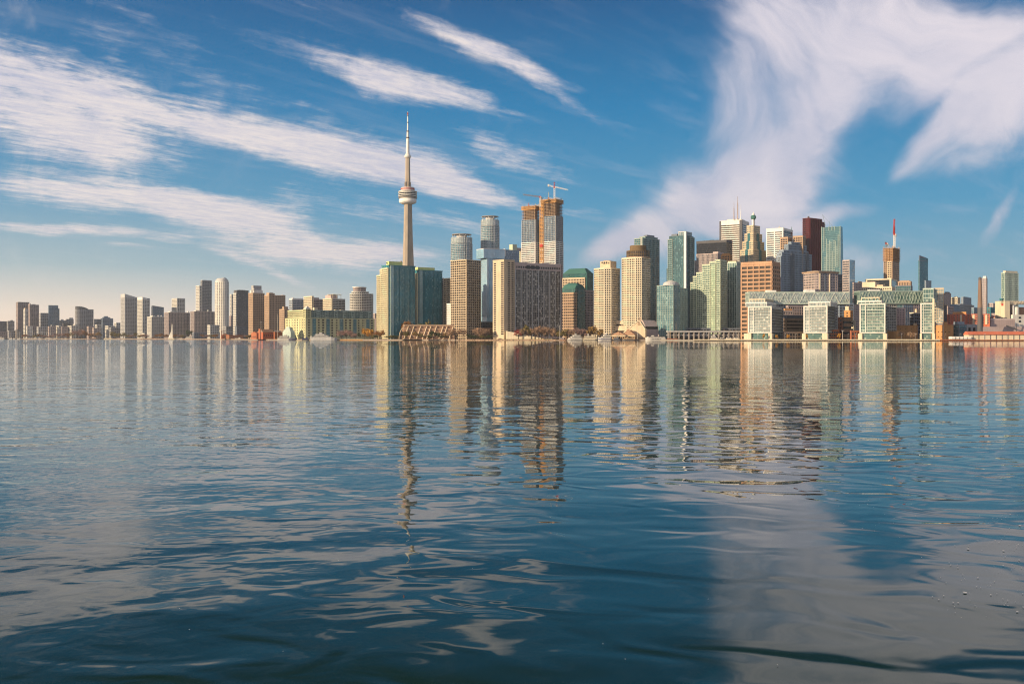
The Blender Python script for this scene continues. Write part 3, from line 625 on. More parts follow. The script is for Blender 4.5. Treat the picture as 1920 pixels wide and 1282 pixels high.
# ================================================================== communications tower
def comm_tower():
    Y = 2375.0; root = tag(empty('communications_tower', (PX(764.5, Y), Y, GZ)), 'very tall tapering concrete communications tower with round observation pod and needle mast', 'tower')
    z = lambda py: PZ(py, Y) - GZ
    def sect(hub, arm, wd, rot):
        pts = []
        for k in range(3):
            a = rot + k * 2 * math.pi / 3
            d = (math.cos(a), math.sin(a)); n = (-d[1], d[0])
            b = a + math.pi / 3
            pts += [(d[0] * arm - n[0] * wd, d[1] * arm - n[1] * wd), (d[0] * arm + n[0] * wd, d[1] * arm + n[1] * wd)]
            pts += [(math.cos(b - .35) * hub, math.sin(b - .35) * hub), (math.cos(b + .35) * hub, math.sin(b + .35) * hub)]
        return pts
    mb = MB(); rot = R_(-100)
    lv = [(0, 33, 5.2, 9.2), (60, 26, 4.4, 9.0), (120, 19.5, 3.8, 8.8), (180, 14.6, 3.4, 8.5), (250, 11.6, 3.1, 8.1), (332, 9.8, 2.9, 7.7)]
    for (a, b) in zip(lv, lv[1:]):
        mb.prism(sect(a[3], a[1], a[2], rot), a[0], b[0], sect(b[3], b[1], b[2], rot))
    mb.build('concrete_shaft', W('shaftconcrete'), root)
    MB().lathe([(9, z(383)), (15, z(382.5)), (20, z(380.5)), (21.5, z(377.5)), (21, z(374.5)), (19, z(372.3)), (10, z(372))], n=40).build('radome_ring', W('white'), root)
    pod = MB().lathe([(18, z(372.6)), (21, z(371)), (21.5, z(362)), (20, z(359.5)), (14, z(359))], n=40).build('observation_pod', G('dark'), root)
    for py in (371.5, 368.6, 365.6, 362.3, 360):
        MB().lathe([(21.2, z(py + .55)), (22.9, z(py + .5)), (22.9, z(py - .55)), (21, z(py - .7))], n=40).build('pod_rim', W('offwhite' if py < 371 else 'darkconcrete'), pod)
    MB().lathe([(20, z(360)), (19, z(358)), (16.6, z(357.5)), (16.4, z(352.5)), (15.4, z(351.8)), (8, z(351.6))], n=36).build('upper_pod', W('pinkgrey'), root)
    MB().lathe([(17.2, z(355.6)), (17.2, z(354.4))], n=36).build('pod_band', W('red'), root)
    t = MB().lathe([(6.2, z(352)), (6.0, z(341)), (5.7, z(340.6))], n=6).build('equipment_storey', W('shaftconcrete'), root)
    b = MB()
    for k in range(8):
        a = k * math.pi / 4 + .2; b.box(7.2 * math.cos(a) - .7, 7.2 * math.cos(a) + .7, 7.2 * math.sin(a) - .7, 7.2 * math.sin(a) + .7, z(351.8), z(341.5))
    b.build('facade_grid', W('shaftconcrete'), t)
    MB().lathe([(6.6, z(341)), (5.9, z(320)), (5.6, z(296))], n=6).build('upper_shaft', W('shaftconcrete'), root)
    MB().lathe([(5.6, z(296.5)), (8.0, z(295.2)), (8.0, z(293)), (6, z(290)), (4.6, z(288))], n=24).build('sky_pod', W('offwhite'), root)
    m = MB().lathe([(4.4, z(289)), (4.0, z(275)), (3.6, z(260.5)), (2.6, z(260)), (2.4, z(247.5)), (1.5, z(247)), (1.35, z(230)), (1.1, z(214)), (.9, z(210))], n=16).build('mast', W('white'), root)
    for py, r in ((258.6, 4.2), (246.5, 3.3), (230, 1.9), (217.8, 1.7)):
        MB().lathe([(r, z(py + .8)), (r, z(py - .8))], n=16).build('mast_collar', W('charcoal'), m)
    MB().lathe([(1.5, z(216)), (1.3, z(211.2))], n=12).build('mast_tip', W('red'), m)
comm_tower()

# ================================================================== teal condominiums with lime crowns
c = Ctx('condominium_tower', 'tall teal glass tower with yellow balconied wing and lime penthouse', TW, (709, 729, 778), 1840, 35)
ym = c.yl(716.5)
c.mass(rect(0, c.R, 0, ym), 0, c.h(498), 'teal', 'deepteal', 3.0, .7, 3.4, .35, e=.3, roof=False, name='glass_tower')
c.block(offset(rect(0, c.R, 0, ym), 1.2), c.h(498.3), c.h(496.6), 'teal', 'roof_canopy')
for x in (.24, .45, .66, .86):
    c.mass(rect(c.R * x - 2.6, c.R * x + 2.6, -1.3, .2), 0, c.h(500), 'teal', 'deepteal', 3.0, 1.0, 2.4, .3, name='bay_window_stack', roof=False)
c.mass(rect(c.xr(731), c.xr(737), -2.2, .3), 0, c.h(497.5), 'mint', 'lightteal', 3.0, .55, 2.6, .25, name='glazed_corner_strip', roof=False)  # bright sky reflection put into the strip's pale teal colour
c.mass(rect(-2.4, .1, .2, ym), 0, c.h(503), 'yellow', 'dark', 3.0, 1.4, 3.4, 1.3, name='yellow_wing', e=.5)
c.mass(rect(-2.4, 12, ym + .1, c.L), 0, c.h(515), 'yellow', 'dark', 3.0, 1.3, 3.0, .9, name='yellow_wing', e=.9)
c.mass(rect(-2, 8, ym - 4, ym + 5), c.h(515), c.h(505), 'yellow', 'dark', 3.0, 1.3, 3.0, .9, name='yellow_setback', e=.6)
c.block(rect(2, c.R * .55, 3, 14), c.h(496.6), c.h(489.5), 'limepent', 'penthouse'); windows(c, 'L', 1, 1, 3.5, 2, 5, 12, c.h(494), c.h(491.5), 'black', 'vent_opening')
c.block(rect(c.R * .5, c.R * .54, 4, 7), c.h(489.5), c.h(487.8), 'brown', 'flue')
c = Ctx('condominium_tower', 'shorter teal glass tower with lime penthouse behind the curved terraces', TW, (777, 784, 829), 1900, 35)
c.mass(c.full(), 0, c.h(507), 'teal', 'deepteal', 3.0, .7, 3.4, .35, e=.3, roof=False, name='glass_tower')
c.block(offset(c.full(), 1.2), c.h(507.3), c.h(505.8), 'teal', 'roof_canopy')
for x in (.3, .5, .7, .88):
    c.mass(rect(c.R * x - 2.6, c.R * x + 2.6, -1.3, .2), 0, c.h(509), 'teal', 'deepteal', 3.0, 1.0, 2.4, .3, name='bay_window_stack', roof=False)
c.mass(rect(c.xr(786), c.xr(791), -2.2, .3), 0, c.h(507.5), 'mint', 'lightteal', 3.0, .55, 2.6, .25, name='glazed_corner_strip', roof=False)  # reflected sky painted into this strip's colour as well
c.mass(rect(-2.6, .1, .3, c.L), 0, c.h(513), 'yellow', 'dark', 3.0, 1.4, 3.4, 1.3, name='yellow_wing', e=.5)
c.block(rect(1, c.R * .72, 3, 13), c.h(505.8), c.h(500.5), 'limepent', 'penthouse')
c.mass(rect(c.R, c.R + 5, 3, 20), 0, c.h(520), 'grey', 'smoke', 3.0, 1.3, 4, .9, name='side_wing')
# Beige block behind, white low piece, brown lattice tower
B('apartment_block', 'sunlit beige block with open grid facade behind the brown lattice tower', AP, (832, 851, 858), 521.5, 1900, 40, 'sand', 'dark', 3.2, 1.2, 4, 1.3)
B('apartment_block', 'small white block wedged between teal tower and brown lattice tower', AP, (838, 845, 849), 570, 1830, 40, 'white', 'smoke', 3.2, 1.2, 4, 2.2)
c = B('condominium_tower', 'brown lattice-faced tower with deep square openings along the top', TW, (846, 874.5, 901), 487, 1800, 48, 'sand', 'dark', 3.35, 1.15, 4.4, 1.0, e=1.1, par=.6, pent=[(.15, .8, .2, .7, 485.4, 'sand')])
tl = MB()
for k in range(2): tl.prism(offset(c.full(), 1.35), c.h(487) - 1 - 8.5 * k, c.h(487) + .6 - 8.5 * k - .6 * k)
tl.build('top_cornice', W('sand'), c.root)
windows(c, 'L', 3, 1, 7.5, 5.6, 3, c.L - 1, c.h(490.8), c.h(488.6), 'black', 'top_opening', proud=.2)
windows(c, 'R', 5, 1, 4.4, 5.6, 1, c.R - 1, c.h(490.8), c.h(488.6), 'black', 'top_opening', proud=.2)
# podium behind trees and curved terraces
c = Ctx('terrace_block', 'low terraced block with curved end and slanting sunlit ribs', 'building', (742, 752, 852), 1790, 12)
b = MB(); st = MB(); n = 4
hT = c.h(609.5)
for k in range(n):   # stepped terraces that lean back
    st.prism(rect(2 + k * 1.5, c.R, 3.4 * k, 26), hT * k / n, hT * (k + 1) / n - .8)
st.build('terrace_floors', W('brown'), c.root)
for k in range(n + 1): b.prism(rect(2 + max(0, k - 1) * 1.5, c.R + .3, 3.4 * k - (2.6 if k < n else 4.4), 26.5), hT * k / n - (1.5 if k else 0), hT * k / n + (1.2 if k == n else .9))
b.build('terrace_edge_grid', W('tan'), c.root)
for i, x in enumerate((5, 16, 29, 41, 49, 60, 73, 81, 93)):
    x = x / 104 * c.R
    MB().bar((x, -3.6, .2), (x + 11, 11.4, hT + .9), 1.0, .9).build('slanting_rib', W('sand'), c.root)
b = MB(); pr = None
for i in range(10):
    t = i / 9 * math.pi / 2
    p = (14 - 18 * math.cos(t), -3.4 + 10 * math.sin(t) * i / 9, .3 + hT * math.sin(t))
    if pr: b.bar(pr, p, .8)
    pr = p
b.build('curved_end_rib', W('sand'), c.root)
b = MB(); b.prism([(14 - 17 * math.cos(i / 8 * math.pi / 2), 2) for i in range(9)][::1] + [(14, 24), (0, 24)], .1, hT * .55).build('curved_end', G('bronze'), c.root)
B('podium_block', 'dark low podium between brown lattice tower and the grey slab hotel', 'building', (898, 899, 925), 604, 1830, 36, 'charcoal', 'dark', 3.6, 1.2, 6, .6)
B('podium_block', 'brown louvred car park at the foot of the dark podium', 'building', (894, 896, 926), 616, 1775, 36, 'brown', 'dark', 3.0, 1.2, 7, .6)

# ================================================================== round glass pair
for (nm, cx, w2, top, Y, tp) in (('shorter round glass tower with finned disc crown', 864.5, 20, 444, 2300, 438.5), ('taller round glass tower with finned disc crown', 918.5, 17.2, 411, 2350, 404.8)):
    root = Ctx('condominium_tower', nm, TW, (cx, cx, cx + 1), Y, 0, 'paired round glass towers')
    a = w2 / F * Y; q = ell(0, a, a, a * .9, 36)
    root.mass(q, 0, root.h(top + 12), 'silver', 'teal', 3.1, .7, 4.2, .22, e=.8, roof=False, name='glass_tower')
    root.mass(ell(0, a, a * 1.0, a * .9, 36), root.h(top + 11.2), root.h(top), 'silver', 'pale', 3.6, .35, 4.2, .3, e=.25, name='crown_drum', roof=False)
    b = MB()
    for i in range(10):
        t = 2 * math.pi * i / 10; b.bar((a * .8 * math.cos(t), a + a * .72 * math.sin(t), root.h(top)), (a * .92 * math.cos(t + .2), a + a * .8 * math.sin(t + .2), root.h(tp) + .2), .5)
    b.build('crown_fin_lattice', W('offwhite'), root.root)
    root.block(ell(0, a, a * .93, a * .82, 30), root.h(tp), root.h(tp) + 1.3, 'darkconcrete', 'roof_disc')
    root.block(ell(0, a, a * .5, a * .45, 16), root.h(top), root.h(tp), 'lightgrey', 'plant_room')

# pale blue glass office with overhanging top volume
c = Ctx('office_tower', 'pale blue glass office with overhanging box-shaped top', TW, (902, 913, 945), 1980, 28)
c.mass(c.full(), 0, c.h(481), 'silver', 'sky', 3.8, .18, 3, .14, e=.12, name='glass_tower')
c.mass(rect(-.2, 3.4, -.8, c.L), c.h(594), c.h(484), 'silver', 'sky', 3.8, .2, 1.6, .3, e=.25, name='corner_strip', roof=False)
q = rect(c.xr(896), c.xr(966), -3, c.L + 4)
c.mass(rect(-9, c.R * 1.0, -3, c.L + 3), c.h(484), c.h(467), 'silver', 'sky', 3.8, .15, 2.2, .16, e=.12, name='overhanging_volume')
c.mass(rect(c.R * 1.0 + .1, c.R * 1.9, -.5, c.L + 3), 0, c.h(467.5), 'steelblue', 'blue', 3.8, .5, 4, .3, name='side_wing')
c.block(rect(c.R * 1.0, c.R * 1.05, -3, 2), c.h(479), c.h(465), 'white', 'edge_fin')
B('office_block', 'small pale block with sunlit cream tower top behind the blue glass office', 'building', (959, 967, 990), 470, 2350, 40, 'sand', 'dark', 3.2, 1.3, 4, 1.3, pent=[(-.25, .1, .0, .8, 458.5, 'palegreen'), (.12, .8, .2, .8, 464, 'pinkgrey')])
B('condominium_tower', 'beige balcony tower peeking out beside the unfinished twin towers', TW, (966, 976, 985), 472, 2250, 40, 'cream', 'ltgreen', 3.1, 1.5, 4, 1.1)

# ================================================================== twin towers under construction
def construction(name_lb, px, top, Y, r, zglass, zbal, hoist=None, side=None):
    c = Ctx('unfinished_tower', name_lb, TW, px, Y, r, 'twin towers under construction')
    full = c.full()
    H0, H1, H2 = c.h(zbal), c.h(zglass), c.h(top)
    c.mass(full, 0, H0, 'white', 'smoke', 3.0, 1.45, 11, .3, e=1.6, name='balconied_storeys', grid='balcony_grid', roof=False)
    c.mass(full, H0, H1, 'lightgrey', 'blue', 3.0, .45, 3.4, .3, e=1.25, name='glazed_storeys', roof=False)
    core = MB().prism(offset(full, -5), H1, H2 - 2).build('bare_storeys', W('darkconcrete'), c.root)
    g_ = MB(); k = int((H2 - H1) / 3.0); f = (H2 - H1) / k
    for i in range(k + 1): g_.prism(offset(full, .9 if i % 2 else 1.3), H1 + f * i - .35, H1 + f * i)
    piers(g_, offset(full, -1.2), H1, H2, 4.4, .8, .3)
    g_.build('slab_lattice', W('tan'), core)
    pw = MB(); pw.prism(offset(full, 1.6), H2 - 7.5, H2 - 6.4); piers(pw, offset(full, 1.2), H2 - 7.5, H2 + .5, 2.6, .9, .3); pw.prism(offset(full, 1.5), H2 - .7, H2 + .1)
    pw.build('plywood_formwork', W('ply'), c.root)
    st = MB()
    for i in range(14):
        s = i / 13.0
        st.bar((c.R * s, 0, H2), (c.R * s, 0, H2 + random.uniform(2.5, 6)), .3); st.bar((0, c.L * s, H2), (0, c.L * s, H2 + random.uniform(2.5, 6)), .3)
    st.build('rebar_lattice', W('sand'), c.root)
    return c
c1 = construction('unfinished tower, shorter of the twins, with bare brown upper storeys', (979, 1003, 1012), 386, 2120, 58, 411, 454)
c2 = construction('unfinished tower, taller of the twins, with bare brown upper storeys', (1013, 1041, 1055), 373, 2100, 56, 404, 452)
c2.mass(rect(c2.R - 3, c2.R + 2, 4, c2.L), 0, c2.h(462), 'steelblue', 'blue', 3.0, .6, 4, .4, name='glass_flank', roof=False)
for (a, bq) in ((c2, (1013.0, 1020.0)),):
    s0, s1 = a.yl(1020), a.yl(1013)
    mb_ = MB(); zz = 0
    for yy in (s0, (s0 + s1) / 2, s1): mb_.box(-2.8, -2.1, yy - .35, yy + .35, 0, a.h(378))
    while zz < a.h(378) - 4: mb_.box(-2.9, -1.6, s0, s1, zz, zz + 1.3); zz += 3.0
    mb_.build('hoist_lattice', W('ply'), a.root)
    MB().box(-4.5, -2.9, s0 + 1, s1 - 1, a.h(462), a.h(457)).build('hoist_car', W('red'), a.root)
def crane(label, px, Y, base, mast_top, jib_px, jib_py, ctr_px, ctr_py, apex, mastm, jibm, depth=8.0):
    x0, z0 = PX(px, Y), PZ(base, Y)
    root = tag(empty('tower_crane', (x0, Y, z0)), label, 'crane', 'tower cranes')
    def truss(name, p, q, w_, r_, mat, par=root):
        p, q = Vector(p), Vector(q); d = (q - p); n = max(2, int(d.length / (w_ * 1.6))); dn = d.normalized()
        a = dn.cross(Vector((0, 1, 0.03))).normalized() * w_ / 2; b_ = dn.cross(a).normalized() * w_ / 2
        m = MB(); cor = [a + b_, a - b_, -a - b_, -a + b_]
        for cc in cor: m.bar(p + cc, q + cc, r_)
        for i in range(n):
            u0, u1 = p + d * i / n, p + d * (i + 1) / n
            for k in range(4): m.bar(u0 + cor[k], u1 + cor[(k + 1) % 4], r_ * .7)
        return m.build(name, mat, par)
    zt = PZ(mast_top, Y) - z0; zr = lambda py: PZ(py, Y) - z0; xr = lambda p_: PX(p_, Y) - x0
    truss('mast', (0, 0, 0), (0, 0, zt), 2.6, .42, mastm)
    MB().box(-1.7, 1.7, -1.7, 1.7, zt - .8, zt + 1.2).build('slewing_ring', W('red'), root)
    truss('tower_head', (0, 0, zt + 1), (0, 0, zr(apex)), 1.8, .42, W('red'))
    j = truss('jib', (1.5 if jib_px > px else -1.5, 0, zt + 1.5), (xr(jib_px), -depth, zr(jib_py)), 1.9, .36, jibm)
    k = truss('counter_jib', (-1.5 if jib_px > px else 1.5, 0, zt + 1.5), (xr(ctr_px), depth * .4, zr(ctr_py)), 1.9, .36, jibm)
    cw = MB().box(xr(ctr_px) - 1.6, xr(ctr_px) + 1.6, depth * .4 - 1.3, depth * .4 + 1.3, zr(ctr_py) - 3.2, zr(ctr_py) + 2.0).build('counterweight', W('offwhite'), root)
    MB().box(.9, 2.6, -2.8, -.8, zt - 1.2, zt + 1.4).build('cab', W('offwhite'), root)
    m = MB(); m.bar((0, 0, zr(apex)), (xr(jib_px) * .65, -depth * .65, zt + (zr(jib_py) - zt) * .65 + 1.5), .14); m.bar((0, 0, zr(apex)), (xr(ctr_px) * .9, depth * .36, zr(ctr_py) + 1), .14); m.build('tie_cable', W('charcoal'), root)
crane('white mast crane with long pale jib atop the taller unfinished tower', 1039.5, 2112, 373, 352, 1065, 357.5, 1028.5, 347, 341.5, W('white'), W('silver'))
crane('red-headed crane with jib level with the taller unfinished tower top', 1012.5, 2095, 388, 370.5, 981, 366, 1016, 371.5, 367.5, W('offwhite'), W('mauve'))
root = tag(empty('concrete_pump', (PX(992, 2125), 2135, PZ(386, 2125))), 'small red folded pump boom on the shorter unfinished tower', 'pump')
MB().bar((-1, 0, 0), (-.4, 0, 8), .8, .6).build('boom', W('red'), root); MB().bar((.8, 0, 0), (-.4, 0, 7.5), .6, .4).build('folded_arm', W('red'), root); MB().box(-1.8, 1.8, -1, 1, -.5, 1.2).build('pump_base', W('charcoal'), root)
root = tag(empty('lift_mast', (PX(1029, 2115), 2125, PZ(373, 2115))), 'slim dark lift mast beside the white crane', 'mast')
MB().box(-.8, .8, -.8, .8, 0, 16).build('mast_lattice', W('grey'), root); MB().box(-1.6, 1.6, -1.4, 1.4, 0, 4).build('mast_cage', W('rust'), root)

# ================================================================== slab hotel on the quay
c = Ctx('slab_hotel', 'wide grey concrete slab hotel with sunlit buff end tower', 'hotel', (924, 945, 965), 1745, 42)
zt = c.h(487)
c.block(c.full(), 0, zt, 'sand', 'end_tower')
c.block(offset(c.full(), .3), zt - 1, zt + .8, 'sand', 'tower_coping')
def ladder(s0, s1, n_, side, z0, z1, nm='window', merge=False):
    windows(c, side, 1, n_, s1 - s0, (z1 - z0) / n_ * .58, s0, s1, z0, z1, 'dark', nm, proud=.25, merge=merge)
ladder(c.yl(930), c.yl(926), 33, 'L', 8, zt - 4); ladder(c.yl(944.5), c.yl(939.5), 34, 'L', 8, zt - 3)
ladder(c.xr(952), c.xr(956.5), 34, 'R', 10, zt - 3, merge=True); ladder(c.xr(959), c.xr(963), 34, 'R', 10, zt - 3, merge=True)
# main slab: turned nearly square to the lake
c2_ = Ctx('slab_wing', None, None, (966, 966, 1051), 1762, 31)
main = c2_.root
zt2 = c2_.h(505)
q = rect(0, c2_.R, 0, 26)
c2_.mass(q, 5, zt2, 'concrete', 'hotel', 3.4, .3, 3.3, .55, e=.4, name='glazed_face', roof=False)
b = MB()
for i in range(9): b.box(c2_.R * i / 8 - .45, c2_.R * i / 8 + .45, -.95, 0, 1, zt2)
b.build('facade_grid', W('lightgrey'), main)
c2_.block(offset(q, .8), zt2 - .2, zt2 + 2.6, 'pinkgrey', 'sill_band'); c2_.block(offset(q, .8), 2, 5, 'pinkgrey', 'base_band')
c2_.mass(q, zt2 + 2.6, c2_.h(497), 'pinkgrey', 'dark', 4.0, 1.2, 4.2, 1.4, e=.6, name='attic_storey', roof=False)
c2_.block(offset(q, .9), c2_.h(497), c2_.h(491.5), 'pinkgrey', 'parapet_band')
windows(c2_, 'R', 3, 1, 7.2, 6.4, c2_.xr(985.5), c2_.xr(1011.5), c2_.h(503.5), c2_.h(496.2), 'black', 'tall_opening', proud=1.4, parent=main)
# canted end bay catching a little sun
c2_.mass([(c2_.R, 0), (c2_.R + 6.5, 5), (c2_.R + 6.5, 24), (c2_.R, 24)], 0, c2_.h(492.5), 'mauve', 'dark', 3.4, 1.5, 3.2, 1.2, e=.4, name='end_bay')
c2_.block(rect(c2_.R * .62, c2_.R * .78, 6, 14), c2_.h(491.5), c2_.h(490), 'white', 'plant_room'); c2_.block(rect(c2_.R * .86, c2_.R * .88, 6, 9), c2_.h(491.5), c2_.h(489), 'white', 'roof_vent')
adopt(c2_, c)
b = MB().prism([(0, -6), (62, -20), (62, -12), (0, 2)], 0, lambda x, y: 15 - x * .21).build('wedge_wall', W('cream'), c.root)
b.rotation_euler = (0, 0, -c.r + R_(10)); b.location = (3, -3, 0)

# ================================================================== green-roofed pair
c = Ctx('office_block', 'taller green-roofed office with sunlit beige grid and glass flank', 'building', (1056, 1100, 1112), 1950, 58)
q = [(0, 0), (c.R, 0), (c.R, c.L), (0, c.L)]
c.mass(q, 0, c.h(512), 'copper', 'copperglass', 3.8, .5, 3, .3, name='glass_body', roof=False)
c.block(offset(q, .6), c.h(512), c.h(502), 'copper', 'hipped_roof', poly2=offset(q, -9))
c.mass(rect(-2.5, .2, 3, c.L), 0, c.h(521), 'sand', 'dark', 3.8, 1.7, 3.2, 1.3, name='beige_grid_wing')
c = Ctx('office_block', 'lower green-domed office with brown grid facade beside the slab hotel', 'building', (1054, 1084, 1097), 1860, 58)
c.mass(c.full(), 0, c.h(541), 'copper', 'copperglass', 3.8, .5, 3, .3, name='glass_body', roof=False)
c.block(offset(c.full(), .4), c.h(541), c.h(534), 'copper', 'vaulted_roof', poly2=offset(c.full(), -3))
c.block(offset(c.full(), -3), c.h(534), c.h(530), 'copper', 'vault_top', poly2=offset(c.full(), -9))
c.mass(rect(-2.5, .2, 2, c.L), 0, c.h(549), 'tan', 'black', 4.2, 2.0, 4.0, 1.8, name='brown_grid_wing')
B('office_block', 'mauve grid-faced block in shade between green-domed office and octagonal tower', 'building', (1093, 1096, 1113), 545, 1900, 40, 'mauve', 'dark', 3.8, 1.7, 3.4, 1.4, pent=[(.2, .8, .2, .8, 543.5, 'mauve')])

# ================================================================== octagonal hotel pair and conference wedge
def chamfer(c, k):
    R, L = c.R, c.L
    return [(k * R, -.12 * L), (R, 0), (R + .08 * R, L * .5), (R, L), (k * R, L * 1.05), (-.06 * R, L), (-.14 * L, L * .55), (0, L * .0)]
c = Ctx('hotel_tower', 'buff octagonal hotel tower with plain square penthouse', 'hotel', (1114, 1146, 1162), 1755, 52)
q = [(0, 0), (c.R, 0), (c.R * 1.05, c.L * .5), (c.R, c.L), (0, c.L), (-6, c.L * .66), (-6, c.L * .30)]
c.mass(q, 0, c.h(503), 'cream', 'dark', 3.1, 1.35, 3.6, 1.3, e=.35)
c.block(rect(c.R * .15, c.R * .85, c.L * .12, c.L * .72), c.h(503), c.h(488.5), 'sand', 'penthouse')
c.block(rect(c.R * .3, c.R * .6, c.L * .3, c.L * .6), c.h(488.5), c.h(487), 'tan', 'plant_room')
windows(c, 'L', 3, 1, 3, 2.4, c.L * .2, c.L * .6, c.h(493), c.h(490), 'black', 'vent_opening', proud=-.2)
c = Ctx('hotel_tower', 'buff hotel tower with bronze revolving-restaurant drum on top', 'hotel', (1166, 1203, 1219), 1740, 52)
q = [(0, 0), (c.R, 0), (c.R * 1.05, c.L * .5), (c.R, c.L), (0, c.L), (-4, c.L * .72), (-4, c.L * .26)]
c.mass(q, 0, c.h(483), 'cream', 'dark', 3.1, 1.35, 3.6, 1.3, e=.35)
cx, cy = c.R * .55, c.L * .42; ra = 21.5 / F * 1740
MB().lathe([(ra * .8, c.h(483.5)), (ra * .8, c.h(480.5))], cx, cy, 36).build('drum_neck', W('darkconcrete'), c.root)
d = c.mass(ell(cx, cy, ra, ra, 36), c.h(481.5), c.h(469), 'gold', 'bronze', 6, 1.0, 3.0, .35, e=.3, name='restaurant_drum', par=.6)
MB().lathe([(ra * 1.03, c.h(482)), (ra * 1.03, c.h(480.6))], cx, cy, 36).build('drum_rim', W('tan'), d)
MB().lathe([(ra * .72, c.h(469)), (ra * .72, c.h(459.5)), (ra * .68, c.h(458.5))], cx, cy, 32).build('upper_drum', W('gold'), c.root)
MB().bar((cx - 6, cy, c.h(458.5)), (cx - 6, cy, c.h(453)), .3).build('aerial', W('grey'), c.root)
c = Ctx('conference_centre', 'buff wedge-shaped conference centre with terraced sloping roofs', 'building', (1160, 1210, 1214), 1700, 62)
# front wedge, its top slopes up from the west
L, hT = c.L, c.h(599.5)
c.block([(0, 0), (8, 0), (8, L), (0, L)], 0, hT * .12, 'sand', 'base')
wz = lambda y: hT * max(.16, min(1, min(1.25 - 1.12 * y / L, .50 + 2.1 * y / L)))
yy = [L * t for t in (0, .06, .12, .2, .26, .4, .6, .8, 1)]
b = MB()
for y0, y1 in zip(yy, yy[1:]): b.prism(rect(0, 9, y0, y1), .1, lambda x, y: wz(y))
b.build('front_wedge', W('sand'), c.root)
b = MB()
for y0, y1 in zip(yy, yy[1:]): b.bar((-.2, y0, wz(y0)), (-.2, y1, wz(y1)), .9)
b.build('sloping_coping', W('cream'), c.root)
b = MB()
for s in (.16, .21, .26): b.box(-.8, .2, L * s, L * s + .9, hT * .72, hT + 4)
b.build('wall_fin_lattice', W('tan'), c.root)
c3 = Ctx('terrace_wing', None, None, (1122, 1186, 1192), 1745, 62)
L3 = c3.L
for k, (a0, a1, z0, z1) in enumerate(((0, 1, 0, .38), (.0, .93, .46, .72), (0, .85, .80, 1.0))):
    c3.block(rect(k * 3.5, 26, L3 * a0, L3 * a1), hT * z0, hT * z1, 'sand', 'terrace_wall', poly2=rect(k * 3.5 + 2, 26, L3 * a0, L3 * (a1 - .05)))
c3.block(rect(7, 26, 0, L3 * .93), hT * .38, hT * .47, '*dark', 'terrace_glazing'); c3.block(rect(10, 26, 0, L3 * .83), hT * .72, hT * .81, '*dark', 'terrace_glazing')
adopt(c3, c)
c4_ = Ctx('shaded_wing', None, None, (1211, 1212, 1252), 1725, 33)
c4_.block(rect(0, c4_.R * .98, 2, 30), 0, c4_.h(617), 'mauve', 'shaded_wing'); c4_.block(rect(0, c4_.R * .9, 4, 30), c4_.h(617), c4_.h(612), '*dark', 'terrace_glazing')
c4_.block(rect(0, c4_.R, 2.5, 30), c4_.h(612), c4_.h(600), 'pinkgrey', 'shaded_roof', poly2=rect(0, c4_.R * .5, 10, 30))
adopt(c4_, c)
for i, (lb, px, py) in enumerate((('brown gabled ferry terminal with small dormer on the quay', (1148, 1172, 1176), 622), ('second gabled ferry shed in front of the buff wedge', (1168, 1190, 1194), 618.5))):
    c = Ctx('ferry_terminal', lb, 'building', px, 1692, 62)
    c.block(c.full(), 0, c.h(628), 'wood', 'wall'); c.block(c.full(1), c.h(628), c.h(py), 'brown', 'gable_roof', poly2=rect(-1, c.R + 1, c.L * .45, c.L * .55))
    if i: c.block(rect(1, 4, c.L * .55, c.L * .72), c.h(626), c.h(616.5), 'brown', 'dormer')
    c.block(rect(-3, 0, -2, c.L + 2), c.h(630), c.h(628.5), 'cream', 'canopy')
    windows(c, 'L', 6, 1, 2.4, 2.6, 1, c.L - 1, .4, c.h(630.2), 'dark')
B('low_building', 'beige pier hall with flat roof behind the moored ferries', 'building', (1062, 1066, 1112), 620, 1730, 20, 'tan', 'dark', 3.6, 1.4, 5, 1.2)

# ================================================================== glass condominiums east of the hotels
c = Ctx('condominium_tower', 'dark green tower with pale ringed balconies behind the bronze-drum hotel', TW, (1190, 1205, 1236), 2000, 45)
c.mass(c.full(), 0, c.h(447), 'sage', 'tealdark', 3.0, .75, 4.0, .4, e=.9)
c.mass(rect(c.R * .2, c.R * .95, 2, c.L * .8), c.h(447), c.h(443), 'sage', 'tealdark', 3.0, .9, 3, .5, name='setback_storey')
c.block(rect(c.R * .34, c.R * .78, 3, c.L * .6), c.h(443), c.h(438.8), 'slate', 'penthouse')
c.block(rect(-1.2, .4, c.L * .1, c.L * .2), c.h(480), c.h(445), 'offwhite', 'corner_fin')
c = Ctx('condominium_tower', 'tall blue-green tower with white vertical fin and balconied flanks', TW, (1255, 1285, 1300), 1900, 55)
c.mass(c.full(), 0, c.h(442), 'darkteal', 'tealdark', 3.0, .5, 3.2, .45, e=.3)
c.mass(rect(-1.5, 3, c.L * .8, c.L + 2), 10, c.h(448), 'sage', 'tealdark', 3.0, .9, 4, .3, e=.9, name='balcony_stack', grid='balcony_grid')
c.mass(rect(c.R * .5, c.R + .5, -1.5, 4), 10, c.h(444), 'sage', 'tealdark', 3.0, .9, 4, .3, e=.9, name='balcony_stack', grid='balcony_grid')
c.block(rect(-1.6, 2.2, -2.2, 2.4), c.h(545), c.h(434.5), 'white', 'corner_fin')
c.block(rect(2, c.R * .7, c.L * .55, c.L * .9), c.h(442), c.h(437.2), 'slate', 'penthouse')
c.mass(rect(2, c.R * .85, 1, c.L * .45), c.h(442), c.h(434.5), 'lightgrey', 'teal', 3.0, .8, 4, .6, name='crown_box')
c.mass(rect(1, c.R, c.L, c.L * 1.18), 0, c.h(503), 'darkteal', 'tealdark', 3.0, .6, 4, .5, name='side_wing')
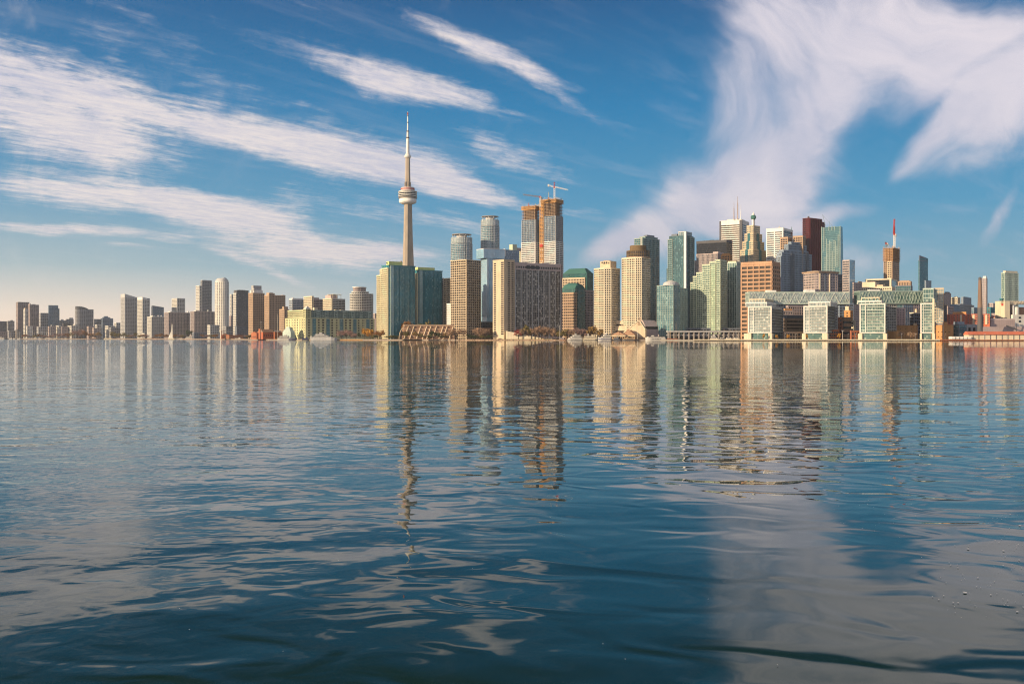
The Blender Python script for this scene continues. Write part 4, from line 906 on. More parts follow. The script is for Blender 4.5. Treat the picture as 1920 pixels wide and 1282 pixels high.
c = Ctx('condominium_tower', 'lower pale teal tower with grey domed cap by the elevated road', TW, (1233, 1262, 1289), 1722, 45)
c.mass(c.full(), 0, c.h(540), 'sage', 'teal', 3.0, .75, 4.4, 1.0, e=.35)
c.mass(rect(-1.2, c.R * .45, -1.2, c.L + .5), 0, c.h(535), 'sage', 'teal', 3.0, .6, 3.6, .9, name='raised_corner')
c.block(ell(c.R * .3, c.L * .4, c.R * .42, c.L * .40, 20), c.h(535), c.h(529), 'lightgrey', 'crown_drum', poly2=ell(c.R * .3, c.L * .4, c.R * .36, c.L * .34, 20))
c.block(ell(c.R * .3, c.L * .4, c.R * .36, c.L * .34, 20), c.h(529), c.h(525.2), 'offwhite', 'domed_cap', poly2=ell(c.R * .3, c.L * .4, c.R * .12, c.L * .12, 20))
# stepped pale green
c = Ctx('condominium_tower', 'pale green balconied tower stepping down westward in five tiers', TW, (1295, 1350, 1362), 1745, 56)
st_ = [(1350, 1343, 488), (1343, 1331, 491), (1331, 1317, 496), (1317, 1306, 510.5), (1306, 1300, 517.5), (1300, 1295, 529)]
for k, (p1, p0, top) in enumerate(st_):
    c.mass(rect((k % 2) * .8, c.R, c.yl(p1), c.yl(p0)), 0, c.h(top), 'palegreen', 'green', 3.0, 1.15, 3.4, .5, e=.7, name='stepped_tier', grid='balcony_grid', par=1.6)
c.mass(rect(-2.0, 3, c.yl(1342), c.yl(1334)), 0, c.h(495), 'palegreen', 'ltgreen', 3.0, .9, 3.0, .3, e=.4, name='bay_window_stack', roof=False)
c.block(rect(2, c.R * .8, 3, c.yl(1337)), c.h(488), c.h(486), 'mint', 'penthouse', poly2=rect(4, c.R * .6, 5, c.yl(1340)))
# black tower and neighbours
c = B('office_tower', 'black steel and glass slab office with plain flat top', TW, (1306, 1362, 1373), 450, 2250, 56, 'dark', 'black', 3.8, .5, 2.6, .25, e=.2, pent=[(.3, .7, .5, .62, 447.5, 'dark')])
c.block(offset(c.full(), .5), c.h(454), c.h(449), 'charcoal', 'louvred_top')
c = B('office_tower', 'grey-brown pinstriped office in front of the black slab', TW, (1306, 1345, 1362), 475.5, 2050, 56, 'pinkgrey', 'smoke', 3.8, .35, 2.6, 1.1, pent=[(.2, .8, .05, .3, 471, 'pinkgrey')])
B('office_block', 'small orange-lit brick office east of the pinstriped one', 'building', (1352, 1368, 1372), 478, 1980, 62, 'orange', 'dark', 3.8, 1.7, 3.4, 1.4, pent=[(.1, .8, .1, .9, 475, 'orange')])
c = B('condominium_tower', 'slim pale green glass tower with cream cornice next to brown office', TW, (1364, 1381, 1391), 493, 1790, 52, 'mint', 'green', 3.0, .35, 3.0, 1.0, pent=[(.0, .9, .05, .95, 489, 'cream')])
B('office_block', 'dark grey office peering between the white-finned tower and pinstriped office', 'building', (1296, 1303, 1308), 489, 2200, 56, 'slate', 'smoke', 3.6, 1.2, 4, .8)
# brown office
c = Ctx('office_tower', 'broad brown concrete office with deep gridded windows on the waterfront', TW, (1390, 1447, 1462), 1640, 55)
zt = c.h(490)
c.block(c.full(), 0, zt, 'office', 'wall'); c.block(offset(c.full(), .7), zt - 4, zt + .6, 'office', 'parapet_band')
rows = 18; f = (zt - 6) / rows
gm = MB()
for k in range(1, rows + 1): gm.prism(offset(c.full(), 1.0), 1 + f * k - f * .34, 1 + f * k)
piers(gm, c.full(), 0, zt - 4, c.L / 5, 1.5, 1.25)
gm.build('facade_grid', W('office'), c.root)
windows(c, 'L', 5, rows, c.L / 5 - 1.7, f * .62, .6, c.L - .6, 1 - f * .17, zt - 5 - f * .17, 'bronze', proud=.15)
windows(c, 'R', 3, rows, c.R / 3 - 1.7, f * .62, .6, c.R - .6, 1 - f * .17, zt - 5 - f * .17, 'bronze', proud=.15, merge=True)

# ================================================================== bank towers
c = Ctx('bank_tower', 'tall white bank tower with dark ribbon windows and roof masts', TW, (1350, 1391, 1404), 2450, 60)
c.mass(c.full(), 0, c.h(419), 'white', 'bronze', 3.9, 1.9, 200, .01, e=.5)
c.block(c.full(.6), c.h(419), c.h(412), 'white', 'attic_band')
c.block(rect(-1.2, 2, -1.2, 6), 0, c.h(412.5), 'charcoal', 'recessed_corner'); c.block(rect(-1.2, 2, c.L - 3, c.L + 1.2), 0, c.h(412.5), 'charcoal', 'recessed_corner')
b = MB(); piers(b, c.full(), 2, c.h(412), c.L / 1.0, 2.4, .9); b.build('corner_pier_grid', W('white'), c.root)
c.block(rect(c.R * .1, c.R * .8, c.L * .1, c.L * .7), c.h(412), c.h(409.5), 'offwhite', 'plant_room')
for (p, z1, rr, mt) in ((1375.5, 377, 1.3, 'mauve'), (1382.3, 367.5, 1.5, 'mauve'), (1388.2, 384, .8, 'white')):
    y_ = c.yl(p)
    MB().bar((3, y_, c.h(411)), (3, y_, c.h(z1 + 12)), rr, rr * .8, 8).bar((3, y_, c.h(z1 + 12)), (3, y_, c.h(z1)), rr * .5, rr * .3, 8).build('roof_mast', W(mt), c.root)
c = Ctx('bank_tower', 'stepped pyramid-topped bank tower with green-domed spire', TW, (1388, 1412, 1437), 2350, 45)
q0 = c.full(); R, L = c.R, c.L
tiers = [(0, 468), (.10, 452), (.19, 437), (.28, 421.5)]
z0 = 0
for k, (ins, top) in enumerate(tiers):
    c.mass(rect(R * ins * .9, R * (1 - ins * .9), L * ins * .9, L * (1 - ins * .9)), z0, c.h(top), 'sand', 'green', 3.9, 1.7, 3.6, 1.4, e=.4, name='stepped_tier', par=1.0); z0 = c.h(top) - .3
for s, side in ((.5, 'L'), (.5, 'R')):
    pass
for k, (ins, top) in enumerate(tiers[:-1]):     # glazed recess running up each centre
    i2 = ins * .9
    c.mass(rect(R * i2 - 1.4, R * i2 + .4, L * .42, L * .58), 0 if k == 0 else c.h(tiers[k - 1][1]), c.h(top) + 1, 'teal', 'copperglass', 3.9, .5, 3, .4, name='glazed_spine', roof=False)
    c.mass(rect(R * .42, R * .58, L * i2 - 1.4, L * i2 + .4), 0 if k == 0 else c.h(tiers[k - 1][1]), c.h(top) + 1, 'teal', 'copperglass', 3.9, .5, 3, .4, name='glazed_spine', roof=False)
c.block(rect(R * .44, R * .56, L * .44, L * .56), c.h(421.5), c.h(408), 'white', 'spire_shaft')
MB().lathe([(3, c.h(409)), (6.4, c.h(406.5)), (6.6, c.h(403)), (4.5, c.h(400.5)), (2.5, c.h(400))], R / 2, L / 2, 16).build('spire_globe', W('copper'), c.root)
MB().lathe([(3.6, c.h(400.2)), (3.4, c.h(398)), (.8, c.h(395.5)), (.2, c.h(393.5))], R / 2, L / 2, 12).build('spire_cap', W('white'), c.root)
c = Ctx('bank_tower', 'white ribbon-windowed bank tower with small pyramid aerial on roof', TW, (1437, 1468.5, 1486), 2330, 55)
c.mass(c.full(), 0, c.h(432), 'white', 'smoke', 3.9, 2.0, 200, .01, e=.5)
c.block(offset(c.full(), .6), c.h(432), c.h(427), 'white', 'attic_band')
b = MB(); b.box(-.9, .2, c.L * .49, c.L * .54, 0, c.h(428)); b.box(-.9, .2, -.4, 2.2, 0, c.h(428)); b.box(-.9, .2, c.L - 2.2, c.L + .4, 0, c.h(428)); b.build('pier_grid', W('white'), c.root)
windows(c, 'R', 1, 4, c.R * .8, 3, c.R * .1, c.R * .9, c.h(444), c.h(431), 'bronze', 'louvre_band', proud=.75)
b = MB()
for a in ((-3, -3), (3, -3), (3, 3), (-3, 3)): b.bar((c.R * .4 + a[0], c.L * .45 + a[1], c.h(427)), (c.R * .4, c.L * .45, c.h(421)), .45)
b.build('pyramid_aerial_lattice', W('offwhite'), c.root)
MB().bar((c.R * .97, 2, c.h(430)), (c.R * .97, 2, c.h(420.5)), .9, .4, 6).build('roof_mast', W('copper'), c.root)
# stepped hotel-like mass: shade put into its grey-blue, sunlight into two tan shoulders
c = Ctx('office_tower', 'wide stepped office in shade-toned grey-blue with two sunlit gridded shoulders', TW, (1457, 1466, 1522), 2150, 35)
for (a0, a1, top, y0) in ((1466, 1522, 474, 0), (1470, 1516, 468.5, 1.5), (1480, 1514, 457.5, 3), (1487, 1508, 452, 5)):
    c.mass(rect(c.xr(a0) + .01, c.xr(a1), y0, c.L), 0 if y0 == 0 else c.h(482), c.h(top), 'bluegrey', 'smoke', 3.8, 1.6, 4.0, 1.9, e=.35, name='stepped_tier')
c.mass(rect(c.xr(1482), c.xr(1488), -2.2, .2), 0, c.h(474), 'slate', 'smoke', 3.8, .6, 3, .4, name='dark_bay', roof=False); c.mass(rect(c.xr(1511), c.xr(1515), -2.2, .2), 0, c.h(470), 'slate', 'smoke', 3.8, .6, 3, .4, name='dark_bay', roof=False)
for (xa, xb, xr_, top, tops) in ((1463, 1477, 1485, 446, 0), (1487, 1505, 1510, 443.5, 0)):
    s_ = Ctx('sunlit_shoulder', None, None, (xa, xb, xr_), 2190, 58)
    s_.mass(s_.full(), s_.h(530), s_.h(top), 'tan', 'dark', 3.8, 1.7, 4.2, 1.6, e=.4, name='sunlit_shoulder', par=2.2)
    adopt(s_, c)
c.mass(rect(-3.5, 0, 0, c.L), 0, c.h(481), 'bluegrey', 'smoke', 3.8, 1.6, 4, 1.6, name='side_tier')
# maroon granite tower
c = Ctx('bank_tower', 'dark maroon bank tower with ribbed faces and notched eastern top', TW, (1505, 1517, 1541), 2420, 36)
c.mass(c.full(), 0, c.h(408.5), 'maroon', 'black', 3.9, .9, 3.4, 1.5, e=.35, par=.4)
for x in (.0, .17, .34, .51, .68, .85): c.block(rect(c.R * (x + .03), c.R * (x + .12), -2.2, .1), 0, c.h(408.8), 'maroon', 'granite_rib')
c.mass(rect(c.R, c.R * 1.28, 2, c.L * .7), 0, c.h(414), 'maroon', 'black', 3.9, 1.2, 3, 1.5, name='east_notch')
c.block(rect(2, 5, 3, 6), c.h(408), c.h(405), 'charcoal', 'roof_hoist')
# green glass tower with slanted east edge
c = Ctx('office_tower', 'sea-green glass tower with slanted eastern edge and stepped white mullions', TW, (1540, 1576, 1583), 2080, 58)
zt = c.h(424.5)
body = MB().prism(rect(0, c.R + 6, 0, c.L), 0, lambda x, y: zt, rect(0, c.R * .55, 0, c.L)).build('glass_tower', G('seaglass'), c.root)
gm = MB(); k = int(zt / 3.9)
for i in range(1, k + 1): gm.box(-.35, .3, -.2, c.L + .2, zt * i / k - .75, zt * i / k)
gm.build('facade_grid', W('seasteel'), body)
for (s0, z0_, z1_) in ((.02, 424, 520), (.98, 424, 560), (.30, 424, 431), (.44, 424, 431), (.60, 424, 431), (.12, 440, 500), (.26, 452, 500), (.72, 447, 520), (.86, 425, 470), (.42, 470, 560), (.56, 450, 560)):
    MB().box(-1.0, .1, c.L * s0 - .7, c.L * s0 + .7, c.h(z1_), c.h(z0_ - .5)).build('white_mullion', W('sage'), c.root)
for s0, za, zb in ((.33, 450, 520), (.50, 452, 520), (.66, 456, 520), (.80, 480, 520), (.18, 460, 500)):
    m = MB(); z_ = c.h(zb)
    while z_ < c.h(za): m.box(-1.5, .2, c.L * s0 - 2.6, c.L * s0 + 2.6, z_, z_ + 1.1); z_ += 3.9
    m.build('balcony_grid', W('sage'), c.root)
b = MB(); b.bar((6, c.L * .8, zt), (2, c.L * .95, zt + 28), .5); b.bar((6, c.L * .4, zt), (2, c.L * .95, zt + 27), .4); b.bar((6, c.L * .6, zt), (6, c.L * .6, zt + 12), .5); b.build('roof_crane_lattice', W('steelblue'), c.root)
c = B('office_tower', 'pale office with beige banded side and blue glass front', TW, (1580, 1592, 1602), 488, 1950, 45, 'pinkgrey', 'smoke', 3.6, 1.5, 40, .4, par=1.0)
c.mass(rect(0.4, c.R + .2, -.8, .3), 0, c.h(486.8), 'silver', 'sky', 3.6, .2, 4, .2, e=.1, name='glass_front', roof=False)
# drum-topped office
c = Ctx('office_tower', 'pinkish round-cornered office with overhanging disc roof behind the glass bridge', TW, (1525, 1531, 1574), 1780, 24)
q = [(0, 4), (5, 0), (c.R - 5, 0), (c.R, 4), (c.R, 34), (0, 34)]
c.mass(q, 0, c.h(511), 'pinkgrey', 'smoke', 3.6, 1.5, 3.6, 1.0, e=.4)
c.block(offset(q, 2.2), c.h(511), c.h(508.5), 'tan', 'disc_roof', poly2=offset(q, 3.2)); c.block(offset(q, -4), c.h(508.5), c.h(507), 'darkconcrete', 'plant_room')
for p in (1537, 1555): c.block(rect(c.xr(p) - .9, c.xr(p) + .9, -1.6, 0), 0, c.h(512), 'cream', 'pale_fin')
c.block(rect(c.xr(1545), c.xr(1548), -1, .2), 0, c.h(512), 'slate', 'dark_slot')
c.mass(rect(c.R, c.R + 12, 6, 30), 0, c.h(513), 'slate', 'dark', 3.6, .8, 4, .5, name='side_wing')

# ================================================================== quay-side glass residences with bridging storeys
def residence(label, px, top, Y, r, base_px, upper=None, cols='pale', facade='offwhite'):
    c = Ctx('waterfront_residence', label, 'apartment block', px, Y, r, 'glass residences on the quay')
    z0, z1 = 10.5, c.h(top)
    c.mass(c.full(), z0, z1, facade, cols, 3.2, .55, 3.0, .3, e=.35, name='glazed_storeys', roof=False)
    fr = MB(); L = c.L; e = 1.3
    fr.box(-e, 1, -.9, .9, z0, z1); fr.box(-e, 1, L - .9, L + .9, z0, z1); fr.box(-e + .1, 1, -.9, L + .9, z1 - 1.2, z1 + .9); fr.box(-e + .1, 1, -.9, L + .9, z0 - .9, z0 + .6); fr.box(-e + .15, .5, L * .76, L * .79, z0, z1 - 1)
    fr.build('white_frame', W('offwhite'), c.root)
    k = 9; f = (z1 - z0) / k
    for i in range(1, k):
        MB().box(-2.0, 0, L * .05, L * .72, z0 + f * i - .18, z0 + f * i + .18).build('balcony', W('offwhite'), c.root)
        MB().box(c.R * .05, c.R * .95, -2.6, 0, z0 + f * i - .25, z0 + f * i + .8).build('side_balcony', W('charcoal'), c.root)
    c.block(rect(2, c.R - 1, 2, L - 2), 0, z0 - .9, '*green', 'lobby_glazing')
    for a, b in base_px:
        y1, y0 = c.yl(a), c.yl(b); c.block(rect(-1.8, 8, y0, y1), 0, z0 - 1.4, 'cream', 'corner_plinth')
    if upper:
        (a, b, t1, t2) = upper
        y1, y0 = c.yl(a), c.yl(b)
        c.mass(rect(2, c.R, y0, y1), z1, c.h(t1), 'white', cols, 4.2, 1.0, 5, .5, e=.4, name='attic_storey', par=.8)
        if t2: c.mass(rect(4, c.R, y0 + 3, y1 - 5), c.h(t1), c.h(t2), 'cream', cols, 4.2, .8, 4, .6, e=.4, name='penthouse', par=.8)
    return c
residence('westernmost glass residence, pale box with cream corner plinths', (1404, 1446, 1467), 575, 1420, 62, ((1395.5, 1409), (1441, 1448)), (1398, 1437, 567, 560.5))
residence('white-framed glass residence under the western glass bridge end', (1508, 1550.5, 1564), 574, 1420, 62, ((1504, 1511), (1542, 1552)), (1516, 1556, 566, None))
residence('third glass residence with greenish front and cream attic band', (1613, 1659, 1676), 569.5, 1420, 62, ((1609, 1617), (1656, 1663)), (1608, 1652, 564, 557.5), 'green', 'mint')
c = residence('narrow easternmost glass residence carrying the eastern bridge end', (1727, 1749, 1754), 569, 1420, 62, ((1725, 1728.5), (1748, 1753)), None, 'green', 'mint')
c.mass(rect(0, c.R * 2.2, c.yl(1750), c.yl(1731)), c.h(566), c.h(541.5), 'mint', 'green', 4.2, .9, 3, .35, e=.4, name='raised_glass_box')
c.block(rect(-1.3, 3, -2.2, .4), 0, c.h(560), 'cream', 'corner_pylon')
c = B('apartment_block', 'tan grid-faced block with open void attached east of bridge', AP, (1751, 1769, 1771), 541, 1480, 66, 'sand', 'pale', 3.2, .7, 3, .6, base=0)
def bridge(label, a, b, top, bot, Y, wl, gl):
    c = Ctx('glass_bridge', label, 'building', (a, a, b), Y, 1.5)
    z0, z1 = c.h(bot), c.h(top); q = rect(0, c.R, 0, 22)
    c.mass(q, z0, z1, wl, gl, (z1 - z0) / 3, .5, 4.5, .25, e=.25, name='glazed_storeys')
    n = 10
    for i in range(n):
        x0, x1 = c.R * i / n, c.R * (i + 1) / n; xm = (x0 + x1) / 2
        MB().bar((x0, -.9, z0 + .5), (xm, -.9, z1 - .5), .3).bar((xm, -.9, z1 - .5), (x1, -.9, z0 + .5), .3).build('truss_brace', W('offwhite' if gl == 'pale' else 'mint'), c.root)
        MB().bar((x0, -.8, z1 - .5), (xm, -.8, z0 + .5), .18).bar((xm, -.8, z0 + .5), (x1, -.8, z1 - .5), .18).build('truss_brace', W('mint'), c.root)
    MB().prism(offset(q, .6), z0 - .8, z0 + .5).build('bottom_chord', W(wl), c.root); MB().prism(offset(q, .6), z1 - .5, z1 + .5).build('top_chord', W(wl), c.root)
    MB().prism(offset(q, -2), z0 - 2.0, z0 - .8).build('dark_soffit', W('slate'), c.root)
    for (p0, p1, s) in ((1440, 1457, 3.2), (1512, 1530, 4.0)) if a < 1500 else ((1633, 1652, 2.6),):
        c.block(rect(c.xr(p0), c.xr(p1), 4, 14), z1 + .5, z1 + .5 + s, 'white', 'plant_room')
    # the two columns of storeys that carry it, set back behind the residences
    for p in ((1446, 1470), (1560, 1572)) if a < 1500 else ((1664, 1682),):
        c.mass(rect(c.xr(p[0]), c.xr(p[1]), 3, 20), -c.z + GZ, z0 - .8, 'grey', 'smoke', 3.2, 1.2, 3.4, .7, name='support_block', roof=False)
bridge('western glass bridge storeys with white cross-braced truss', 1405, 1592, 548.5, 569, 1475, 'mint', 'pale')
bridge('eastern greenish glass bridge storeys with slim trusses', 1612, 1733, 546.5, 568.5, 1475, 'sage', 'green')

# ================================================================== behind and between them
B('office_block', 'white blank-walled hall with long sunlit side, behind eastern bridge', 'building', (1623, 1671, 1682), 523, 1950, 60, 'cream', 'dark', 60, 1.5, 90, 3)
c = B('apartment_block', 'cream stepped block with small windows below the white hall', AP, (1614, 1672, 1682), 538, 1850, 60, 'cream', 'dark', 3.4, 1.7, 3.6, 2.0, pent=[(.1, .8, .55, .98, 527, 'cream'), (.1, .9, .3, .5, 533, 'sand')])
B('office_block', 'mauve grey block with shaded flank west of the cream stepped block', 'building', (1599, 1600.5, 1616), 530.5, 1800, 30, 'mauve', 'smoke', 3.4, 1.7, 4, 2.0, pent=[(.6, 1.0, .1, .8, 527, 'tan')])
B('office_block', 'brown low office with finned facade beyond the eastern bridge', 'building', (1684, 1707, 1710), 528, 1900, 62, 'tan', 'black', 14, 1.5, 3.4, 1.7, pent=[(.1, .8, .1, .9, 525.5, 'tan')])
B('office_block', 'dark green glass block under the finned brown office', 'building', (1679, 1708, 1712), 536, 1800, 62, 'slate', 'copperglass', 3.6, .6, 3.4, .4)
c = Ctx('unfinished_tower', 'lone brick-red unfinished tower with ragged scaffolded crown', TW, (1657, 1673, 1686), 2000, 45)
c.mass(c.full(), 0, c.h(489), 'tan', 'dark', 3.1, 1.2, 3.6, 1.3, name='clad_storeys', roof=False)
core = MB().prism(offset(c.full(), -1.5), c.h(489), c.h(466)).build('bare_storeys', W('brown'), c.root)
g_ = MB(); k = 8
for i in range(k + 1):
    z_ = c.h(489) + (c.h(465) - c.h(489)) * i / k; g_.prism(offset(c.full(), 1.6 + random.uniform(0, 1.4)), z_ - .4, z_)
piers(g_, c.full(), c.h(489), c.h(465), 3.8, .8, .4); g_.build('slab_lattice', W('tan'), core)
b = MB()
for i in range(9): b.bar((c.R * i / 8, -1, c.h(489)), (c.R * i / 8 + random.uniform(-1, 1), -1, c.h(464) + random.uniform(0, 4)), .35); b.bar((-1, c.L * i / 8, c.h(489)), (-1, c.L * i / 8, c.h(464) + random.uniform(0, 4)), .35)
b.build('scaffold_lattice', W('ply'), c.root)
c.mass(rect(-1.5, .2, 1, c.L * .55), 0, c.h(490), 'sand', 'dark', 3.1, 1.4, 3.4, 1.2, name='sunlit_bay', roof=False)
crane('red and white luffing crane mast above the lone unfinished tower', 1677, 2005, 465, 440, 1676, 411, 1679.5, 441, 425, W('white'), W('red'), 3)
crane('small blue luffing crane on the ragged crown of lone unfinished tower', 1661.5, 2010, 465, 457, 1659.2, 454, 1664.5, 458, 455, W('steelblue'), W('steelblue'), 2)
c = Ctx('condominium_tower', 'dark blue round-shouldered glass tower standing alone in the east', TW, (1722, 1724, 1741), 2500, 35)
c.mass(rect(0, c.R * .82, 0, c.L), 0, c.h(489), 'slate', 'deepteal', 3.1, .5, 3.6, .35, name='glass_tower')
c.mass(rect(3, c.R * 1.0, 2, c.L), 0, c.h(483), 'slate', 'deepteal', 3.1, .5, 3.6, .35, name='glass_tower', roof=False)
MB().prism(rect(3, c.R, 2, c.L), c.h(483), lambda x, y: c.h(478.5) - (max(0, x - 3) / c.R) ** 2 * 8).build('sloping_crown', W('slate'), c.root)
B('office_block', 'small grey block at the foot of dark blue round-shouldered tower', 'building', (1734, 1736, 1746), 526.5, 2350, 35, 'bluegrey', 'haze', 3.4, 1.2, 4, .8)
B('apartment_block', 'orange sunlit strip block seen under the eastern bridge', AP, (1668, 1678, 1681), 570, 1640, 60, 'sand', 'dark', 3.2, 1.4, 4, 1.8)
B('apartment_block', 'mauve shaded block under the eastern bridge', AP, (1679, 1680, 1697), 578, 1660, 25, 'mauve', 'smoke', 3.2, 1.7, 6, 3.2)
B('office_block', 'navy glass block filling the gap under the eastern bridge', 'building', (1692, 1694, 1712), 566, 1720, 25, 'slate', 'blue', 3.6, .6, 4, .5)
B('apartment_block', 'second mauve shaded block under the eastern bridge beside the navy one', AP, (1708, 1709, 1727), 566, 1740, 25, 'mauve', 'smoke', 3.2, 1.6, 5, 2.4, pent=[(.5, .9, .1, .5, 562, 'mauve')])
B('low_building', 'dark low hall with cream overhanging roof beside narrow residence', 'building', (1706, 1714, 1729), 587, 1560, 40, 'slate', 'dark', 4, 1.2, 5, .8, roofmat='cream', pent=[(.35, .8, .1, .5, 579, 'sand')])
B('low_building', 'long orange brick warehouse with few small windows under bridge', 'building', (1678, 1719, 1724), 611, 1500, 64, 'orange', 'dark', 5, 3.4, 9, 7.2, pent=[(.1, .7, .02, .16, 605.5, 'sand')])
B('low_building', 'dark brown stepped hall with gold-lit terraces between first two residences', 'building', (1466, 1474, 1512), 598, 1520, 20, 'tan', 'bronze', 5.2, 2.6, 30, 1.0, pent=[(.05, 1.0, .1, .9, 590.5, 'slate')])
B('office_block', 'dark window-walled office behind the stepped brown hall', 'building', (1474, 1478, 1514), 574, 1620, 20, 'mauve', 'black', 3.4, 1.2, 3.2, 1.2, pent=[(.02, .5, .1, .7, 570.5, 'slate')])
B('office_block', 'pink terrace block with lit penthouse behind westernmost residence', 'building', (1464, 1468, 1487), 583, 1570, 20, 'pinkgrey', 'smoke', 3.4, 1.6, 4, 1.5, pent=[(.2, .9, .05, .6, 578.5, 'orange')])
B('office_block', 'grey banded office between white-framed and third residence', 'building', (1572, 1574, 1600), 569, 1640, 20, 'bluegrey', 'smoke', 3.6, 1.3, 6, .6)
B('apartment_block', 'terracotta cube with white balconies behind the dark brown block', AP, (1583, 1594, 1599), 583, 1590, 58, 'orange', 'dark', 3.4, 2.2, 9, 4, pent=[(.1, .8, .3, .9, 574, 'cream')])
B('low_building', 'dark brown windowless block between the middle residences', 'building', (1580, 1582, 1596), 596, 1500, 15, 'brown', 'dark', 8, 5, 12, 8)
B('low_building', 'narrow brick-red slab beside white-framed residence', 'building', (1562, 1566, 1580), 596, 1530, 30, 'brick', 'dark', 4, 2.4, 6, 3)
B('low_building', 'small cream sunlit hut next to the third residence', 'building', (1595, 1600, 1604), 601.5, 1540, 50, 'cream', 'dark', 4, 2, 5, 3)
B('low_building', 'low brick shop row between the middle residences on the quay', 'building', (1594, 1596, 1612), 621, 1440, 15, 'brick', 'dark', 4, 1.6, 4, 1.4)
B('low_building', 'low brick shop with lit awning beside white-framed residence', 'building', (1551, 1553, 1572), 619, 1450, 15, 'rust', 'dark', 4, 1.6, 4, 1.4)
B('low_building', 'low tan shop row between first two residences', 'building', (1468, 1470, 1506), 623, 1445, 12, 'tan', 'dark', 4, 1.4, 4, 1.2)
B('low_building', 'orange garden wall building beside third residence', 'building', (1664, 1680, 1690), 622, 1450, 40, 'orange', 'dark', 5, 3, 9, 5)
# elevated road behind the little marina, shade put into its darker grey
c = Ctx('elevated_road', 'long concrete elevated road on piers behind the marina', 'road bridge', (1252, 1252, 1392), 1712, 2)
c.block(rect(0, c.R, 0, 14), c.h(623), c.h(620), 'grey', 'deck'); c.block(rect(0, c.R, 4, 30), c.h(629.5), c.h(627), 'grey', 'lower_deck')
for i in range(15): c.block(rect(c.R * (i + .2) / 15, c.R * (i + .2) / 15 + 1.8, 1, 11), 0, c.h(623), 'darkconcrete', 'pier')
B('low_building', 'dark glazed hall behind the elevated road', 'building', (1250, 1252, 1392), 616, 1750, 2, 'slate', 'dark', 5, 1.4, 6, .8)
# cream offices and hazy fragments further east
for (nm, lb, px, top, Y, wl, gl, pent) in (
 ('office_block', 'mauve and cream tower fragment just east of the tan grid block', (1769, 1776, 1783), 550, 2300, 'mauve', 'haze', [(.1, .8, .1, .8, 547, 'charcoal')]),
 ('apartment_block', 'cream unfinished block with small roof crane arms in the east', (1783, 1795, 1800), 558, 2400, 'cream', 'smoke', [(.2, .6, .2, .6, 556, 'sand')]),
 ('office_block', 'grey stepped hospital-like block with pink lit corner in the east', (1802, 1806, 1821), 557.5, 2450, 'bluegrey', 'haze', [(.1, .7, .1, .7, 556, 'slate')]),
 ('office_block', 'broad grey domed-roof block below the stepped grey block', (1795, 1799, 1826), 571, 2100, 'grey', 'smoke', [(.1, .9, .1, .9, 569, 'grey')]),
 ('office_block', 'bluish low block between cream unfinished block and domed-roof block', (1781, 1785, 1799), 571, 2050, 'bluegrey', 'smoke', []),
 ('office_block', 'teal tinted block behind the brick chimney', (1822, 1826, 1842), 577, 2050, 'bluegrey', 'teal', []),
 ('office_block', 'small dark hall with cream roof slab east of the tan grid block', (1752, 1757, 1775), 572, 1560, 'charcoal', 'smoke', [(-.1, 1.1, .0, 1, 569.5, 'tan')]),
 ('apartment_block', 'mauve gap block with shaded face behind dark hall', (1774, 1777, 1788), 575, 1700, 'mauve', 'smoke', []),
 ('office_block', 'pinkish distant block with sunlit roofs beside slim white-capped tower', (1853, 1862, 1872), 569, 2300, 'pinkgrey', 'haze', []),
 ('office_block', 'dark green distant block on slope beside slim white-capped tower', (1851, 1857, 1868), 577, 2000, 'teal', 'smoke', []),
):
    B(nm, lb, 'building', px, top, Y, 50, wl, gl, 3.4, 1.4, 4, 1.2, pent=pent)
c = B('condominium_tower', 'slim mauve tower with white cap beside the brick chimney', TW, (1840, 1849, 1854), 522, 2300, 58, 'pinkgrey', 'haze', 3.1, 1.0, 3.4, 1.2, pent=[(.1, .9, .05, .7, 517.5, 'white')])
c = B('condominium_tower', 'broad green glass condominium tower with ringed balconies in the east', TW, (1878, 1884, 1909), 512, 2100, 25, 'mint', 'green', 3.1, .8, 3.4, .5, e=.9, pent=[(.08, .97, .05, .9, 507.5, 'cream')])
c.mass(rect(-6, 0, 3, c.L), 0, c.h(560), 'teal', 'green', 3.1, .8, 4, .4, name='side_wing')
# terracotta apartment row
for i, (lb, px, top, pent) in enumerate((('western end of the terracotta apartment row, lower roof', (1752, 1784, 1786), 589.5, []), ('middle of the terracotta apartment row with orange attic', (1785, 1812, 1815), 588.5, [(.05, .95, .02, .95, 584.5, 'orange')]), ('eastern part of the terracotta apartment row behind the chimney', (1812, 1834, 1836), 588.5, []), ('last terracotta apartment block east of the chimney', (1840, 1856, 1860), 588.5, []), ('small terracotta block with pyramid roofs beside the sugar works', (1856, 1871, 1874), 594, [(.1, .9, .1, .8, 587, 'mauve')]))):
    c = Ctx('terracotta_apartments', lb, AP, px, 1600 + i * 3, 64, 'terracotta apartment row')
    c.block(c.full(), 0, c.h(top), 'roofred', 'wall')
    n = max(2, round(c.L / 5)); windows(c, 'L', n, 4, 2.0, 2.0, 1, c.L - 1, c.h(607), c.h(top) - .5, 'smoke')
    for k in range(max(1, n // 3)):
        c.block(rect(-1.0, .1, c.L * (k + .3) / max(1, n // 3), c.L * (k + .3) / max(1, n // 3) + 3.2), c.h(608), c.h(top) - 1.5, 'cream', 'balcony_stack')
    for p in pent: c.block(rect(c.R * p[0], c.R * p[1], c.L * p[2], c.L * p[3]), c.h(top), c.h(p[4]), p[5], 'attic')
c = Ctx('warehouse', 'orange rendered warehouse with tiny windows beside the narrow residence', 'building', (1752, 1787, 1792), 1465, 64)
